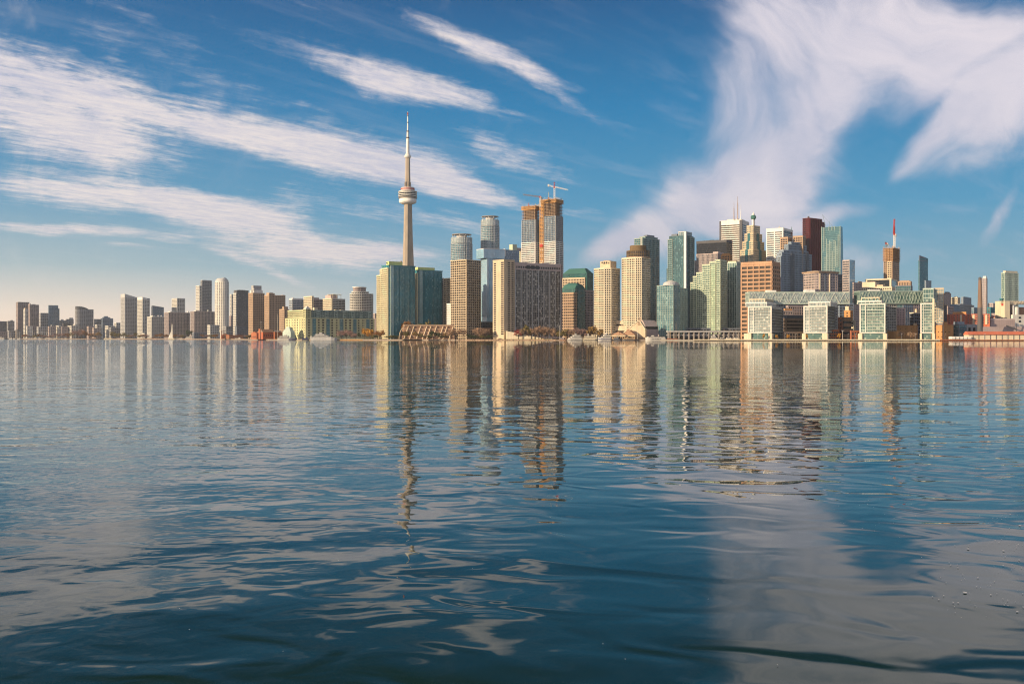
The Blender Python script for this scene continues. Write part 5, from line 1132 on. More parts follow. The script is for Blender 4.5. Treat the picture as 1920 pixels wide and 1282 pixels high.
c.block(c.full(), 0, c.h(609), 'orange', 'wall'); c.block(rect(1, c.R, c.L * .32, c.L * .56), c.h(609), c.h(603.5), 'orange', 'stair_tower'); c.block(rect(3, c.R, c.L * .56, c.L * .98), c.h(609), c.h(606), 'slate', 'roof_plant')
windows(c, 'L', 4, 2, 1.4, 1.1, 3, c.L - 3, 1, c.h(618), 'dark', proud=.1)
B('low_building', 'teal-windowed low factory block with mauve door beside warehouse', 'building', (1787, 1798, 1812), 609, 1480, 30, 'slate', 'teal', 4, 1.0, 4, .8, pent=[(.0, .9, .2, .9, 603, 'bluegrey')])
B('low_building', 'grey factory shed with tall dark doors left of the chimney base', 'building', (1800, 1802, 1842), 609, 1500, 12, 'grey', 'dark', 14, 4, 9, 4)
# brick chimney
Y = 1436; root = tag(empty('chimney', (PX(1837.5, Y), Y, GZ)), 'tall tapering brick factory chimney with dark lower half', 'chimney')
z = lambda py: PZ(py, Y) - GZ
MB().lathe([(3.9, 0), (3.45, z(577))], n=24).build('dark_base', W('charcoal'), root); MB().lathe([(3.42, z(577)), (2.2, z(525))], n=24).build('brick_shaft', W('chimneybrick'), root)
MB().lathe([(2.2, z(525)), (2.4, z(523.5)), (2.1, z(521)), (1.3, z(519.5))], n=24).build('chimney_cap', W('charcoal'), root)
# sugar works
c = Ctx('factory', 'cream industrial sugar works with conveyor gantry and round tank', 'factory', (1871, 1884, 1960), 1520, 12)
c.block(rect(0, 9, 0, 22), 0, c.h(564), 'cream', 'elevator_tower'); c.block(rect(0, c.R, 3, 9), c.h(570.5), c.h(564), 'cream', 'conveyor_gantry')
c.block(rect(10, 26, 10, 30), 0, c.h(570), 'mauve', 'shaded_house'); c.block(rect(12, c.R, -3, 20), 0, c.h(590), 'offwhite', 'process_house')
c.block(rect(24, c.R, 12, 30), 0, c.h(575), 'brown', 'dark_hall')
MB().lathe([(5, c.h(591)), (5, c.h(577)), (3, c.h(575))], c.xr(1906), 2, 20).build('round_tank', W('offwhite'), c.root)
m = MB(); m.bar((c.xr(1899), -1, c.h(590)), (c.xr(1899), -1, c.h(572)), .9, .9, 8); m.bar((c.xr(1899), -1, c.h(573)), (c.xr(1906), 2, c.h(572)), .8, .8, 8); m.build('pipe', W('silver'), c.root)
m = MB()
for i in range(9): m.bar((10 + i * 5, -1, c.h(570)), (14 + i * 5, -1, c.h(564)), .35); m.bar((14 + i * 5, -1, c.h(564)), (15 + i * 5, -1, c.h(570)), .3)
m.build('gantry_lattice', W('darkconcrete'), c.root)
MB().box(-.6, .2, 3, 7, c.h(573), c.h(569)).build('red_sign_panel', W('red'), c.root)
for x in (.3, .5, .68, .84): windows(c, 'R', 1, 2, 4, 3, c.R * x, c.R * x + 5, c.h(606), c.h(592), 'dark', proud=3.3)
c = Ctx('shed', 'large grey pitched shed in front of the sugar works', 'building', (1856, 1858, 1903), 1490, 8)
c.block(c.full(), 0, c.h(600), 'mauve', 'wall'); c.block(offset(c.full(), .5), c.h(600), c.h(597), 'pinkgrey', 'pitched_roof', poly2=rect(0, c.R, c.L * .4, c.L * .6))
for x in (.02, .3, .6): MB().lathe([(2, 0), (2.6, 1), (1.6, 2.6)], 0, 0, 10).build('roof_vent', W('charcoal'), c.root, (c.R * x + 4, 6, c.h(598)))
c = Ctx('shed', 'lower grey shed with sloping conveyor at the sugar works', 'building', (1842, 1844, 1960), 1462, 6)
c.block(rect(0, c.R, 0, 20), 0, c.h(612.5), 'mauve', 'wall', poly2=rect(2, c.R, 5, 20))
MB().bar((c.xr(1886), -2, c.h(611)), (c.xr(1905), -2, c.h(617)), 1.3).build('conveyor', W('charcoal'), c.root); MB().bar((c.xr(1904), -2, c.h(622)), (c.xr(1904), -2, c.h(606)), .7).build('conveyor_post', W('charcoal'), c.root)
c = Ctx('quay_shed', 'very long quay shed with red metal roof and cream doors', 'building', (1814, 1816, 2000), 1395, 1.2)
c.block(rect(0, c.R, 0, 14), 0, c.h(627.5), 'cream', 'wall'); c.block(rect(-1, c.R, -1.5, 15), c.h(627.5), c.h(621.2), 'roofred', 'metal_roof', poly2=rect(0, c.R, 5, 10))
for i in range(16): c.block(rect(6 + i * 8.4, 7 + i * 8.4, -.3, .2), 0, c.h(628), 'charcoal', 'door_gap')
for i in range(5):
    c = Ctx('trailer', 'white box trailer parked end-on along the eastern quay', 'trailer', (1784.5 + i * 7.6, 1785 + i * 7.6, 1791 + i * 7.6), 1390, 2, 'white trailers parked on the quay')
    c.block(rect(0, c.R, 0, 10), 1.1, 4.6, 'white', 'box_body')
    for x in (.2, .8):
        o = MB().lathe([(.55, -.35), (.55, .35)], n=12).build('wheel', W('charcoal'), c.root); o.rotation_euler = (0, R_(90), 0); o.location = (c.R * x, 1.2, .55)
    MB().box(.2, c.R - .2, .4, 9.5, .7, 1.1).build('chassis', W('charcoal'), c.root)

# ================================================================== quay walls
def shoreY(px):
    for (a, ya), (b, yb) in zip(SHORE, SHORE[1:]):
        if a <= px <= b: return ya + (yb - ya) * (px - a) / (b - a)
    return 1372.0
def quay(px0, px1, Y, z0, z1, mat, name='quay_wall'):
    return tag(MB().box(PX(px0, Y), PX(px1, Y), Y, Y + 2.2, z0, z1).build(name, W(mat)), kind='structure')
quay(1300.5, 1762, 1369.6, .85, 2.35, 'cream'); quay(1300.8, 1762, 1371.2, -2, .85, 'charcoal')
quay(1762, 2380, 1369.8, .55, 1.75, 'rust'); quay(1762, 2380, 1371.2, -2, .55, 'charcoal')
b = MB()
for i in range(180):
    x = PX(1302, 1369) + i * 3.3; b.box(x, x + .7, 1369.2, 1369.9, -1.5, .8)
tag(b.build('quay_fender_strip', W('bark')), kind='structure')
pts = [(PX(p, Y), Y) for p, Y in SHORE]
b = MB()
for (x0, y0), (x1, y1) in zip(pts, pts[1:]): b.prism([(x0, y0 - 1.2), (x1, y1 - 1.2), (x1, y1 + .8), (x0, y0 + .8)], -2, GZ - .55)
tag(b.build('quay_wall', W('darkconcrete')), kind='structure')
b = MB()
for (x0, y0), (x1, y1) in zip(pts, pts[1:]): b.prism([(x0, y0 - 1.5), (x1, y1 - 1.5), (x1, y1 + 1.2), (x0, y0 + 1.2)], GZ - .55, GZ + .15)
tag(b.build('quay_edge', W('tan')), kind='structure')
# boulder bank along the hotel front: uncountable
b = MB(); rr = random.Random(3)
for i in range(420):
    p = rr.uniform(860, 1045); Y = shoreY(p) - rr.uniform(1, 4.5); r = rr.uniform(.5, 1.15); x = PX(p, Y); zc = rr.uniform(-.2, .9)
    b.lathe([(r * .3, zc - r * .8), (r, zc - r * .2), (r * .8, zc + r * .4), (r * .25, zc + r * .75)], x, Y, 6)
tag(b.build('boulder_bank', W('tan')), kind='stuff')
tag(MB().prism([(PX(940, 1735), 1735), (PX(1035, 1722), 1722), (PX(1035, 1760), 1760), (PX(945, 1765), 1765)], GZ - .2, GZ + .7).build('lawn', W('lawn')), kind='structure')

# ================================================================== trees
LEAFC = dict(orange=[(.42, .19, .025), (.30, .12, .02), (.50, .27, .04)], rustleaf=[(.30, .14, .04), (.20, .09, .03)], bare=[(.27, .17, .115), (.36, .24, .16)], mauve=[(.25, .155, .14), (.31, .20, .18)],
             olive=[(.13, .11, .035), (.20, .15, .05)], green=[(.035, .05, .02), (.06, .075, .025)], gold=[(.28, .17, .05), (.20, .13, .05)], red=[(.30, .05, .045), (.22, .06, .05)])
def leaf_mat(kind):
    key = ('leaf', kind)
    if key in MATS: return MATS[key]
    m = bpy.data.materials.new('foliage_' + kind); m.use_nodes = True; t = NT(m.node_tree)
    co = t.n('ShaderNodeTexCoord').outputs['Object']; cs = LEAFC[kind]
    f = t.mr(t.noise(co, 0.9, 3, .6), .35, .65)
    bs = t.n('ShaderNodeBsdfPrincipled', {'Base Color': t.mix(f, c4(cs[0]), c4(cs[-1])), 'Roughness': .8, 'Specular IOR Level': .2})
    t.n('ShaderNodeOutputMaterial', {'Surface': bs.outputs[0]}); MATS[key] = m; return m
TREE = {}
def tree_meshes(kind, v):
    if (kind, v) in TREE: return TREE[kind, v]
    rr = random.Random(hash((kind, v)) % 1000 if False else sum(map(ord, kind)) * 7 + v)
    twig = kind in ('bare', 'mauve')
    tr = MB(); cr = MB()
    tr.bar((0, 0, 0), (.15, .05, 3.2), .36, .26, 7)
    lumps = []
    for i in range(8):
        a = i * 2.4 + rr.uniform(-.3, .3); e = rr.uniform(.35, 1.2); ln = rr.uniform(3.2, 5.2)
        p0 = Vector((.15, .05, rr.uniform(2.2, 3.4))); p1 = p0 + Vector((math.cos(a) * math.cos(e), math.sin(a) * math.cos(e), math.sin(e))) * ln
        tr.bar(p0, p1, .18, .06, 5); lumps.append((p1, rr.uniform(1.2, 2.0)))
        if twig:
            for k in range(4):
                b_ = a + rr.uniform(-1, 1); p2 = p1 + Vector((math.cos(b_) * .7, math.sin(b_) * .7, rr.uniform(.3, 1))) * rr.uniform(1, 2.2); cr.bar(p0.lerp(p1, rr.uniform(.5, 1)), p2, .06, .025, 3)
    lumps.append((Vector((0, 0, 6.4)), 2.0))
    n = 420 if twig else 380
    for i in range(n):
        c, r = rr.choice(lumps)
        d = Vector((rr.gauss(0, 1), rr.gauss(0, 1), rr.gauss(0, .8)))
        d = d.normalized() * r * rr.uniform(.35, 1.15) ** .7
        p = c + d; s = rr.uniform(.25, .5) if twig else rr.uniform(.32, .65)
        u = Vector((rr.gauss(0, 1), rr.gauss(0, 1), rr.gauss(0, 1))).normalized(); w_ = u.cross(Vector((rr.gauss(0, 1), rr.gauss(0, 1), rr.gauss(0, 1)))).normalized()
        if twig: cr.quad(p - u * s * 2.6, p + w_ * s * .6, p + u * s * 2.2)
        else: cr.quad(p - u * s, p - w_ * s * .8, p + u * s, p + w_ * s * .7)
    TREE[kind, v] = (tr.mesh('trunk', W('bark')), cr.mesh('crown', leaf_mat(kind)))
    return TREE[kind, v]
tcount = [0]
def tree(px, top, wpx, kind, label, Y=None, group=None, name=None):
    Y = Y or shoreY(px) + 14
    tcount[0] += 1; tr, cr = tree_meshes(kind, tcount[0] % 3)
    h = PZ(top, Y) - GZ; wd = wpx / F * Y * (1.3 if kind in ('bare', 'mauve') else 1.1)
    root = tag(empty(name or 'tree', (PX(px, Y), Y, GZ), tcount[0] * 1.3), label, 'tree', group)
    root.scale = (wd / 8.6, wd / 8.6, h / 8.4)
    for nm, me in (('trunk', tr), ('crown', cr)):
        o = bpy.data.objects.new(nm, me); COL.objects.link(o); o.parent = root
tree(684, 616, 15, 'orange', 'big orange autumn tree in front of the terminal end'); tree(694, 617, 15, 'orange', 'orange autumn tree crowding the big orange one, east side')
tree(708, 621, 13, 'rustleaf', 'rust-brown tree below the yellow balconied wing'); tree(719, 619, 12, 'rustleaf', 'taller rust-orange tree beside the teal tower base')
tree(673, 624, 7, 'green', 'small dark conical tree beside the big orange tree'); tree(666, 624, 9, 'mauve', 'bare pinkish tree beside the big orange tree')
for p, tp, w_ in ((640, 619, 14), (650, 617, 14), (658, 620, 12)): tree(p, tp, w_, 'mauve', 'bare mauve tree against the terminal wall behind the orange barge', group='bare trees by the terminal')
for p, tp, w_, k in ((757, 604.5, 11, 'rustleaf'), (768, 602, 13, 'rustleaf'), (788, 605, 14, 'green'), (803, 604, 14, 'olive'), (818, 604.5, 13, 'green')):
    tree(p, tp, w_, k, dict(rustleaf='rust-leaved tree rising behind the curved terraces', green='dark green tree rising behind the curved terraces', olive='olive tree rising behind the curved terraces')[k], 1850, group='trees behind the terraces')
for p, tp, w_, k in ((762, 622, 11, 'olive'), (780, 621.5, 12, 'gold'), (790, 624, 9, 'olive'), (812, 620, 13, 'green'), (822, 622, 9, 'green'), (834, 624, 9, 'gold')):
    tree(p, tp, w_, k, dict(olive='olive tree in front of the curved terraces', gold='yellowish tree in front of the curved terraces', green='dark green tree in front of the curved terraces')[k], 1762, group='trees before the terraces')
for p, tp, w_ in ((846, 618, 15), (857, 616, 15), (868, 617, 14)): tree(p, tp, w_, 'bare', 'bare brown tree at the foot of the brown lattice tower', 1758, group='bare trees at the lattice tower')
tree(880, 626, 10, 'green', 'low dark bush-like tree beside the brown lattice tower base', 1758); tree(897, 614.5, 16, 'bare', 'bare brown tree before the louvred car park, nearer lattice tower', 1752); tree(909, 616, 14, 'bare', 'bare brown tree before the louvred car park, nearer buff end tower', 1752)
tree(972, 618, 15, 'red', 'red-leaved tree at the base of the grey slab hotel', 1738); tree(988, 612, 19, 'olive', 'large olive-brown tree beside the red-leaved tree', 1738)
for p, tp, w_ in ((979, 616, 13), (996, 616, 13), (1003, 614, 15), (1010, 616, 12), (1015, 612, 17), (1022, 615, 12), (1027, 612.5, 16), (1036, 616, 12), (1042, 619, 11)): tree(p, tp, w_, 'bare', 'bare russet tree in the row before the grey slab hotel', 1736, group='bare trees before the slab hotel')
for p, tp, w_, k in ((1050, 619, 15, 'olive'), (1060, 618, 14, 'olive'), (1071, 618.5, 14, 'bare'), (1082, 613.5, 13, 'mauve'), (1093, 616, 12, 'mauve')):
    tree(p, tp, w_, k, dict(olive='round olive tree behind the white ferries', bare='bare brown tree behind the white ferries', mauve='bare mauve tree behind the white ferries')[k], 1732, group='trees behind the ferries')
for p, tp, w_ in ((1106, 613, 14), (1116, 611.5, 13), (1127, 615, 11)): tree(p, tp, w_, 'gold', 'golden brown tree below the octagonal hotel', 1728, group='golden trees below the hotel')
for p, tp, w_, k in ((105, 625, 11, 'mauve'), (116, 624, 13, 'mauve'), (127, 625, 12, 'rustleaf'), (136, 623, 9, 'olive'), (145, 617.5, 14, 'mauve'), (153, 617, 11, 'mauve'), (160, 621, 10, 'rustleaf'), (170, 625, 12, 'rustleaf'), (178, 624.5, 12, 'bare'), (186, 623, 11, 'gold'), (295, 626.5, 14, 'rustleaf'), (304, 625.5, 12, 'rustleaf'), (311, 627, 9, 'rustleaf'), (84, 628, 9, 'mauve'), (95, 628, 9, 'mauve')):
    tree(p, tp, w_, k, dict(mauve='hazy bare mauve tree on the western shore', rustleaf='hazy rust-coloured tree on the western shore', olive='hazy olive tree below the rounded sunlit block', bare='hazy bare brown tree on the western shore', gold='hazy golden tree beside the stepped terrace house')[k], group='trees of the western shore')
for p, tp, w_ in ((210, 622.5, 9), (217, 623, 9), (224, 625, 7), (232, 624, 9), (240, 626, 7), (254, 624, 6)): tree(p, tp, w_, 'olive', 'round olive tree near the pale stepped terrace house', group='round olive shore trees')
for p, tp, w_ in ((353, 617.5, 9), (360, 620, 7)): tree(p, tp, w_, 'green', 'dark tree between the two ribbed mauve slabs', 3540, group='trees between the slabs')
for p, tp, w_, Y in ((1478, 626.5, 6, 1420), (1432, 626, 5, 1415), (1574, 624.5, 6, 1420), (1456, 627, 5, 1420), (1513, 627, 4, 1410)): tree(p, tp, w_, 'orange', 'small orange tree in a planter on the eastern quay', Y, group='small orange quay trees')
for p, tp, w_ in ((1690, 620.5, 8), (1705, 622, 7), (1714, 623, 7)): tree(p, tp, w_, 'bare', 'thin bare tree before the long orange warehouse', 1440, group='thin bare trees by the warehouse')

# low shrubs along the promenade
for i, (p, k) in enumerate([(x, 'green' if n % 3 else 'olive') for n, x in enumerate((699, 704, 727, 733, 739, 745, 750, 757, 770, 797, 805, 828, 839, 886, 891, 903, 915, 920))]):
    tree(p, 627.5 + (i % 3) * .6, 8 + i % 3, k, 'low dark shrub on the promenade below the towers', shoreY(p) + 6, 'promenade shrubs', 'shrub')
for i, p in enumerate((46, 52, 66, 75, 247, 262, 268, 274, 322, 329, 337, 343, 379, 388, 396, 404, 462, 468)):
    tree(p, 626.5 + (i % 3) * .7, 10, ('rustleaf', 'mauve', 'olive')[i % 3], dict(rustleaf='low rusty shrub tree along the western quay', mauve='low bare shrub tree along the western quay', olive='low olive shrub tree along the western quay')[('rustleaf', 'mauve', 'olive')[i % 3]], shoreY(p) + 10, 'low quay trees in the west', 'shrub')
# ================================================================== boats
def hullpoly(L, wd, bow=.22, stern=.06):
    return [(0, -wd * .42), (L * stern, -wd / 2), (L * (1 - bow), -wd / 2), (L * (1 - bow * .4), -wd * .3), (L, 0), (L * (1 - bow * .4), wd * .3), (L * (1 - bow), wd / 2), (L * stern, wd / 2), (0, wd * .42)]
def boat(label, x0, x1, Y, decks=2, hull='white', top='white', flip=False, hh=2.4, group='boats moored along the quays', funnel=None, mast=0, name='ferry_boat', band=None, dk=.62, dh=2.5, cat='boat', roofm=None):
    L = (x1 - x0) / F * Y; wd = max(2.0, min(9, L * .24))
    hull, top, roofm = (('boatwhite' if q == 'white' else q) for q in (hull, top, roofm or 'white'))
    root = tag(empty(name, (PX(x1 if flip else x0, Y), Y, 0), math.pi if flip else 0), label, cat, group)
    p = hullpoly(L, wd)
    hl = MB().prism([(x * .985 + L * .006, y * .82) for x, y in p], -.5, lambda x, y: hh + max(0, x / L - .6) ** 2 * hh * 2.2, p).build('hull', W(hull), root)
    if band: MB().prism([(x * 1.004, y * 1.03) for x, y in p], hh * .32, hh * .62).build('hull_stripe', W(band), hl)
    z = hh; a, b = L * .05, L * (.05 + dk + .18)
    for k in range(decks):
        q = [(a, -wd * .42), (b - wd * .25, -wd * .42), (b, -wd * .2), (b, wd * .2), (b - wd * .25, wd * .42), (a, wd * .42)]
        cb = MB().prism(q, z, z + dh).build('cabin', W(top), root)
        m = MB(); n = max(3, int((b - a) / 2.6))
        for i in range(n):
            s = a + .6 + (b - wd * .3 - a - 1.2) * i / n; m.box(s, s + (b - a) / n * .62, -wd * .42 - .06, wd * .42 + .06, z + dh * .38, z + dh * .78)
        m.build('window_glazing', G('dark'), cb)
        MB().prism(offset(q, .35), z + dh, z + dh + .22).build('deck_roof', W(roofm or 'white'), cb)
        z += dh + .22; a += L * .06; b -= L * (.13 if decks > 1 else .1)
    if decks and L > 12:
        w0 = min(b, L * .7); MB().box(w0 - L * .12, w0, -wd * .25, wd * .25, z, z + 2).build('wheelhouse', W(top), root); z += 2
    if funnel: MB().lathe([(wd * .14, z - 2), (wd * .12, z + 1.6)], L * .34, 0, 12).build('funnel', W(funnel), root)
    if mast: MB().bar((L * .5, 0, z - 1), (L * .5, 0, z + mast), .14, .07, 6).build('mast', W('offwhite'), root)
    return root, L, wd, z
# the hazy marina in the west
mr = [(-4, 9, 'long low white boat with cabin at the far western end', 2), (17, 24, 'pinkish cabin cruiser west of the mauve slab tower', 1), (24, 29, 'short white cruiser beside the pinkish cabin cruiser', 1), (32, 40, 'low white boat below the mauve slab tower', 1), (46, 52, 'small white boat below the slim pinkish tower', 1), (53, 58, 'white boat just east of the slim pinkish tower', 1), (58, 63, 'white boat under the pink sunlit podium', 1), (63, 70, 'round-topped white boat under the terrace block', 2), (72, 78, 'bright white boat below the pale grey block', 1), (84, 91, 'white boat west of the pilastered block', 1), (91, 99, 'long white boat in front of the pilastered block', 1), (100, 107, 'low white boat in front of the blue glass tower', 1), (114, 119, 'small white boat below the cream house', 1), (121, 126, 'small upright white boat by the western shore trees', 2)]
for i, (a, b_, lb, dk_) in enumerate(mr):
    boat(lb, a, b_, 3880 - i * 4, dk_, 'white', 'white', i % 2 == 0, 1.9, 'boats in the western marina', name='cabin_cruiser')
for p, top in ((20, 622), (33, 619), (36.5, 622), (61, 619), (64, 621), (78, 620), (87, 621.5), (90, 620), (94.5, 611.5), (101, 621)):
    Y = 3895; root = tag(empty('sailing_boat', (PX(p, Y), Y, 0)), 'moored sailing boat with bare tall mast in the western marina', 'boat', 'bare-masted boats in the western marina')
    q = [(x - 4, y) for x, y in hullpoly(9, 2.6)]; MB().prism([(x * .9, y * .8) for x, y in q], -.3, 1.2, q).build('hull', W('white'), root); MB().box(-2, 1.5, -.8, .8, 1.2, 1.9).build('cabin', W('offwhite'), root)
    MB().bar((.5, 0, 1.2), (.5, 0, PZ(top, Y)), .42, .26, 6).build('mast', W('white'), root); MB().bar((.5, 0, 2.6), (-3.4, 0, 2.7), .16).build('boom', W('white'), root)
boat('dark low work barge with white wheelhouse by the western shore', 169, 195, 3740, 1, 'charcoal', 'brown', False, 1.6, name='barge', dk=.3)
boat('pale yellow tour boat beside the dark work barge', 195, 216, 3730, 1, 'cream', 'cream', False, 1.9, dk=.5)
boat('dark blue workboat with white wheelhouse east of the yellow tour boat', 218, 231, 3720, 1, 'navy', 'mauve', False, 1.8, dk=.4)
boat('tiny white motorboat east of the dark blue workboat', 230, 236, 3700, 1, 'white', 'white', False, 1.5, name='cabin_cruiser')
boat('long low rust and cream excursion boat by the striped slab', 262, 300, 3690, 1, 'tan', 'rust', False, 1.7, dk=.75, dh=1.8)
# boat with a tall raised sail
Y = 3480; root = tag(empty('sailing_boat', (PX(316, Y), Y, 0)), 'pale sailing boat with tall narrow sail raised before the mauve slab', 'boat')
q = hullpoly(27, 6); MB().prism([(x, y * .8) for x, y in q], -.4, 3.0, q).build('hull', W('cream'), root); MB().box(3, 17, -2, 2, 3, 6).build('cabin', W('offwhite'), root)
MB().bar((12.5, 0, 3), (12.5, 0, PZ(606.8, Y)), .4, .2, 6).build('mast', W('offwhite'), root)
MB().prism([(8.5, -.15), (15, -.15), (15, .15), (8.5, .15)], 6, PZ(607.5, Y), [(11.6, -.1), (13.4, -.1), (13.4, .1), (11.6, .1)]).build('mainsail', W('sail'), root)
MB().prism([(-1, -.12), (8, -.12), (8, .12), (-1, .12)], 4.2, PZ(622.5, Y), [(7.2, -.08), (8, -.08), (8, .08), (7.2, .08)]).build('foresail', W('sail'), root)
boat('small white cruiser with mauve hull just east of the sailing boat', 331, 345, 3470, 1, 'mauve', 'white', False, 1.6, name='cabin_cruiser')
boat('pinkish white passenger ship in front of the dark ferry shed', 347, 374, 3440, 2, 'pinkgrey', 'white', False, 3.2, funnel='cream', dh=2.8)
boat('low white dinner boat along the quay west of brick annexe', 440, 459, 2700, 1, 'wood', 'offwhite', False, 1.3, dk=.4)
# ferry with blue forward hull
r_, L_, w_, z_ = boat('white double-deck ferry with blue-painted bow beside the glass pavilion', 521, 556, 1925, 2, 'white', 'white', False, 3.0, mast=4, dk=.5)
MB().prism([(x, y * 1.02) for x, y in [(L_ * .6, -w_ / 2), (L_ * .78, -w_ / 2), (L_ * .91, -w_ * .3), (L_ * 1.002, 0), (L_ * .91, w_ * .3), (L_ * .78, w_ / 2), (L_ * .6, w_ / 2)]], .5, 2.7).build('blue_bow_band', W('navy'), r_)
boat('small boat under a purple cover between ferry and yacht', 566, 580, 1915, 1, 'charcoal', 'navy', False, 1.6, name='cabin_cruiser', roofm='navy')
# large motor yacht: shade put into the grey hull, sun into the white stern
r_, L_, w_, z_ = boat('large motor yacht with hull in shade-grey and bright sunlit stern', 584, 632, 1880, 3, 'lightgrey', 'lightgrey', False, 4.2, mast=5, name='motor_yacht', dk=.58, dh=2.5)
MB().box(-1.2, .6, -w_ * .44, w_ * .44, 1.2, 8).build('sunlit_transom', W('white'), r_)
# floating pontoon, orange sunlight put into its colour
root = tag(empty('floating_pontoon', (PX(637, 1840), 1840, 0)), 'long orange-lit floating pontoon in front of the terminal', 'pontoon')
L_ = 43 / F * 1840; MB().prism([(0, 0), (L_, 0), (L_ - .5, 4), (1, 4)], -.3, 1.3).build('pontoon_float', W('ply'), root)
b = MB()
for i in range(24): b.bar((L_ * i / 23, .2, 1.3), (L_ * i / 23, .2, 2.3), .1)
b.bar((0, .2, 2.3), (L_, .2, 2.3), .1).bar((0, .2, 1.8), (L_, .2, 1.8), .08); b.build('railing_lattice', W('cream'), root)
for i in range(5): MB().box(L_ * (.2 + .13 * i), L_ * (.2 + .13 * i) + 3.4, 1, 2.6, 1.3, 2.4).build('deck_locker', W('cream'), root)
# ferries off the hotels
boat('small red-brown tug at the western end of the ferry dock', 1049, 1063, 1690, 1, 'brown', 'pinkgrey', False, 1.6, mast=5, name='tug_boat', dk=.4)
boat('white three-deck paddle ferry, first in the ferry dock row', 1064, 1093, 1688, 3, 'white', 'white', True, 2.2, mast=4, dk=.7, band='charcoal', dh=2.2)
boat('cream double-deck ferry in the middle of the dock row', 1093, 1122, 1686, 2, 'cream', 'cream', False, 2.4, funnel='white', dk=.7, band='charcoal')
boat('white and navy ferry with tall bow next to the brown ferry terminal', 1121, 1146, 1683, 2, 'white', 'white', True, 4.4, funnel='offwhite', dk=.5, mast=4, band='navy')
boat('dark tug with low cabin before the gabled ferry terminal', 1150, 1166, 1684, 1, 'charcoal', 'slate', False, 1.7, name='tug_boat', dk=.4)
boat('dark workboat with lit awning before the second gabled ferry shed', 1167, 1189, 1682, 1, 'charcoal', 'wood', True, 1.7, name='tug_boat', dk=.5, roofm='cream')
r_, L_, w_, z_ = boat('white ferry with dark lettering and two small funnels by the buff wedge', 1210, 1248, 1680, 1, 'white', 'white', True, 4.0, funnel='pinkgrey', dk=.7, roofm='charcoal')
m = MB(); xx = L_ * .26     # the name on the bow side: too small to read, dark capitals
rr = random.Random(5)
for i in range(10):
    wl = rr.uniform(.8, 1.25)
    if i != 7:
        m.box(xx, xx + .28, w_ * .5 - .06, w_ * .5 + .05, 1.5, 3.0)
        if i % 3 != 1: m.box(xx, xx + wl, w_ * .5 - .05, w_ * .5 + .04, 2.75, 3.0)
        if i % 2 == 0: m.box(xx, xx + wl, w_ * .5 - .05, w_ * .5 + .04, 1.5, 1.75)
        m.box(xx + wl - .28, xx + wl, w_ * .5 - .06, w_ * .5 + .05, 1.5, 3.0 if i % 3 != 1 else 2.2)
    xx += wl + .42
m.build('hull_lettering', W('charcoal'), r_)
r_, L_, w_, z_ = boat('dark red-decked tall ship with two bare masts by the elevated road', 1248, 1276, 1678, 0, 'charcoal', 'rust', False, 2.0, name='tall_ship')
MB().box(L_ * .1, L_ * .8, -w_ * .35, w_ * .35, 2, 3.2).build('deck_house', W('rust'), r_)
for x, hq in ((.34, 607), (.7, 604)):
    MB().bar((L_ * x, 0, 2), (L_ * x, 0, PZ(hq, 1678)), .3, .16, 6).build('mast', W('sand'), r_)
    m = MB()
    for s in (-1, 1): m.bar((L_ * x, 0, PZ(hq, 1678)), (L_ * x + s * 5, s * 2.5, 2), .07)
    m.bar((L_ * x, 0, 6), (L_ * x - 6, 0, 6.4), .14); m.build('rigging_rope', W('charcoal'), r_)
MB().bar((L_ * .97, 0, 2.8), (L_ * 1.14, 0, 4.4), .2, .1).build('bowsprit', W('wood'), r_)
for a, b_, lb in ((1332, 1349, 'largest pale yacht in the small marina behind the quay'), (1350, 1358, 'small dark-hulled cruiser beside the largest marina yacht'), (1361, 1374, 'white cruiser with open flybridge in the small marina'), (1376, 1387, 'white cruiser nearest the brown office in the small marina')):
    boat(lb, a, b_, 1430, 1 if b_ - a < 14 else 2, 'cream' if 'dark' not in lb else 'charcoal', 'white', False, 3.2, 'boats in the small marina', name='cabin_cruiser', dk=.5, dh=1.7)
for p, top in ((1346, 612), (1357, 616), (1381, 618)):
    Y = 1440; root = tag(empty('sailing_boat', (PX(p, Y), Y, 0)), 'bare-masted sailing boat in the small marina behind the quay', 'boat', 'sailing boats in the small marina')
    q = [(x - 5, y) for x, y in hullpoly(10, 2.8)]; MB().prism([(x * .9, y * .8) for x, y in q], -.3, 2.9, q).build('hull', W('white'), root); MB().bar((.5, 0, 2.8), (.5, 0, PZ(top, Y)), .16, .1, 6).build('mast', W('offwhite'), root); MB().box(-2, 1.5, -.8, .8, 2.9, 3.6).build('cabin', W('offwhite'), root)

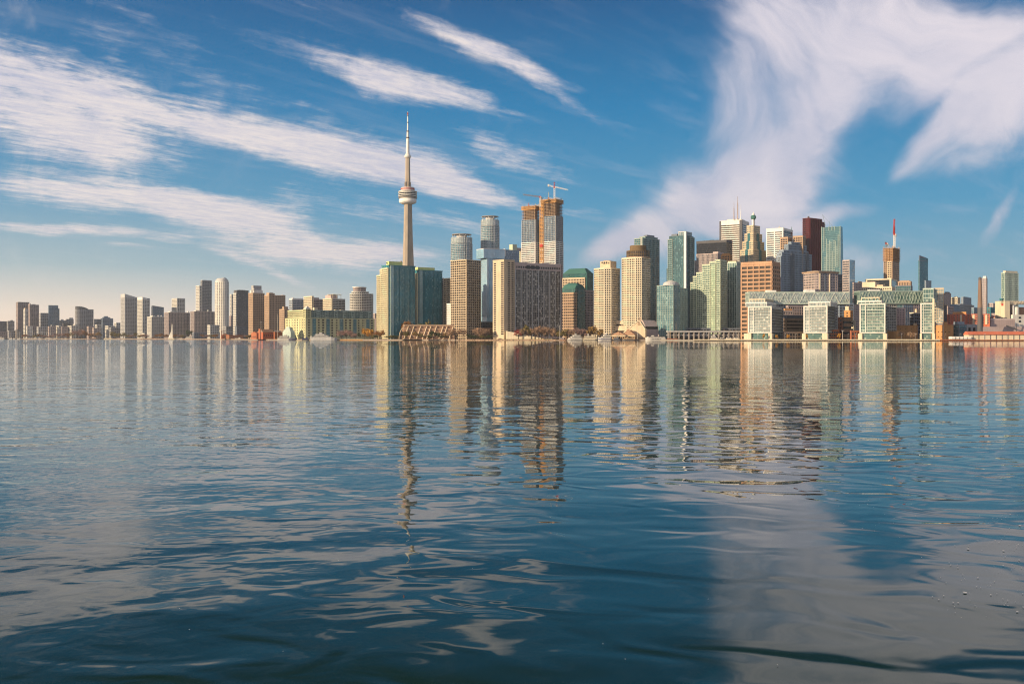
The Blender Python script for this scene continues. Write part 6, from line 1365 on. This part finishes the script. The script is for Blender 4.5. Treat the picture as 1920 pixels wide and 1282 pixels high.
# ================================================================== poles and lamp standards
for p, top, Y, lb in ((520.5, 589, 2050, 'tall pale flagpole between brick annexe and brown block'), (489.5, 604, 2070, 'pale lamp pole by the brick power house'), (1049.5, 610.5, 1705, 'tall lamp standard on the quay by the slab hotel'), (1195, 613, 1690, 'pale flagpole in front of the buff wedge'), (1147, 612, 1688, 'rust pole between the ferries and gabled terminal'), (1580, 620, 1385, 'pale lamp standard before the dark brown block'), (1768.5, 578, 1462, 'tall white pole on the orange warehouse roofline')):
    root = tag(empty('light_pole' if 'lamp' in lb else 'flagpole', (PX(p, Y), Y, GZ)), lb, 'pole')
    MB().bar((0, 0, 0), (0, 0, PZ(top, Y) - GZ), .3, .2, 8).build('pole', W('rust' if 'rust' in lb else 'offwhite'), root); MB().lathe([(.5, 0), (.5, .5)], n=10).build('base', W('charcoal'), root)
    if 'lamp' in lb: MB().box(-1.6, 1.6, -.35, .35, PZ(top, Y) - GZ, PZ(top, Y) - GZ + .5).build('lamp_head', W('silver'), root)

for i, p in enumerate((1318, 1420, 1472, 1492, 1590, 1604, 1690, 1716, 1772, 1800, 1846, 1888)):
    Y = 1378; root = tag(empty('lamp_post', (PX(p, Y), Y, GZ)), 'slim grey lamp post along the eastern quay edge', 'lamp post', 'lamp posts along the eastern quay')
    MB().bar((0, 0, 0), (0, 0, 8.5), .16, .1, 6).build('pole', W('grey'), root); MB().box(-.1, 1.3, -.2, .2, 8.3, 8.6).build('lamp_head', W('silver'), root)

# ================================================================== foam flecks drifting on the near water
b = MB(); rr = random.Random(11)
def fleck(px, py, s):
    Y = H * F / (py - HZ); x = PX(px, Y); n = 7; a0 = rr.uniform(0, 6)
    b.quad(*[(x + s * rr.uniform(.7, 1.25) * math.cos(2 * math.pi * i / n + a0), Y + s * 1.7 * rr.uniform(.6, 1.3) * math.sin(2 * math.pi * i / n + a0), .015) for i in range(n)])
for i in range(120):
    t = rr.random(); px = 1925 - 150 * rr.random() ** 1.4 + rr.gauss(0, 18) - (t - .5) * 40; py = 960 + 190 * t + rr.gauss(0, 8)
    fleck(px, py, rr.uniform(.004, .011) * (2.4 if rr.random() < .14 else 1))
for i in range(60): fleck(rr.uniform(1560, 1920), rr.uniform(905, 1010), rr.uniform(.004, .010))
for i in range(10): fleck(rr.uniform(100, 1600), rr.uniform(1000, 1250), rr.uniform(.004, .008))
tag(b.build('foam', W('silver')), kind='stuff')
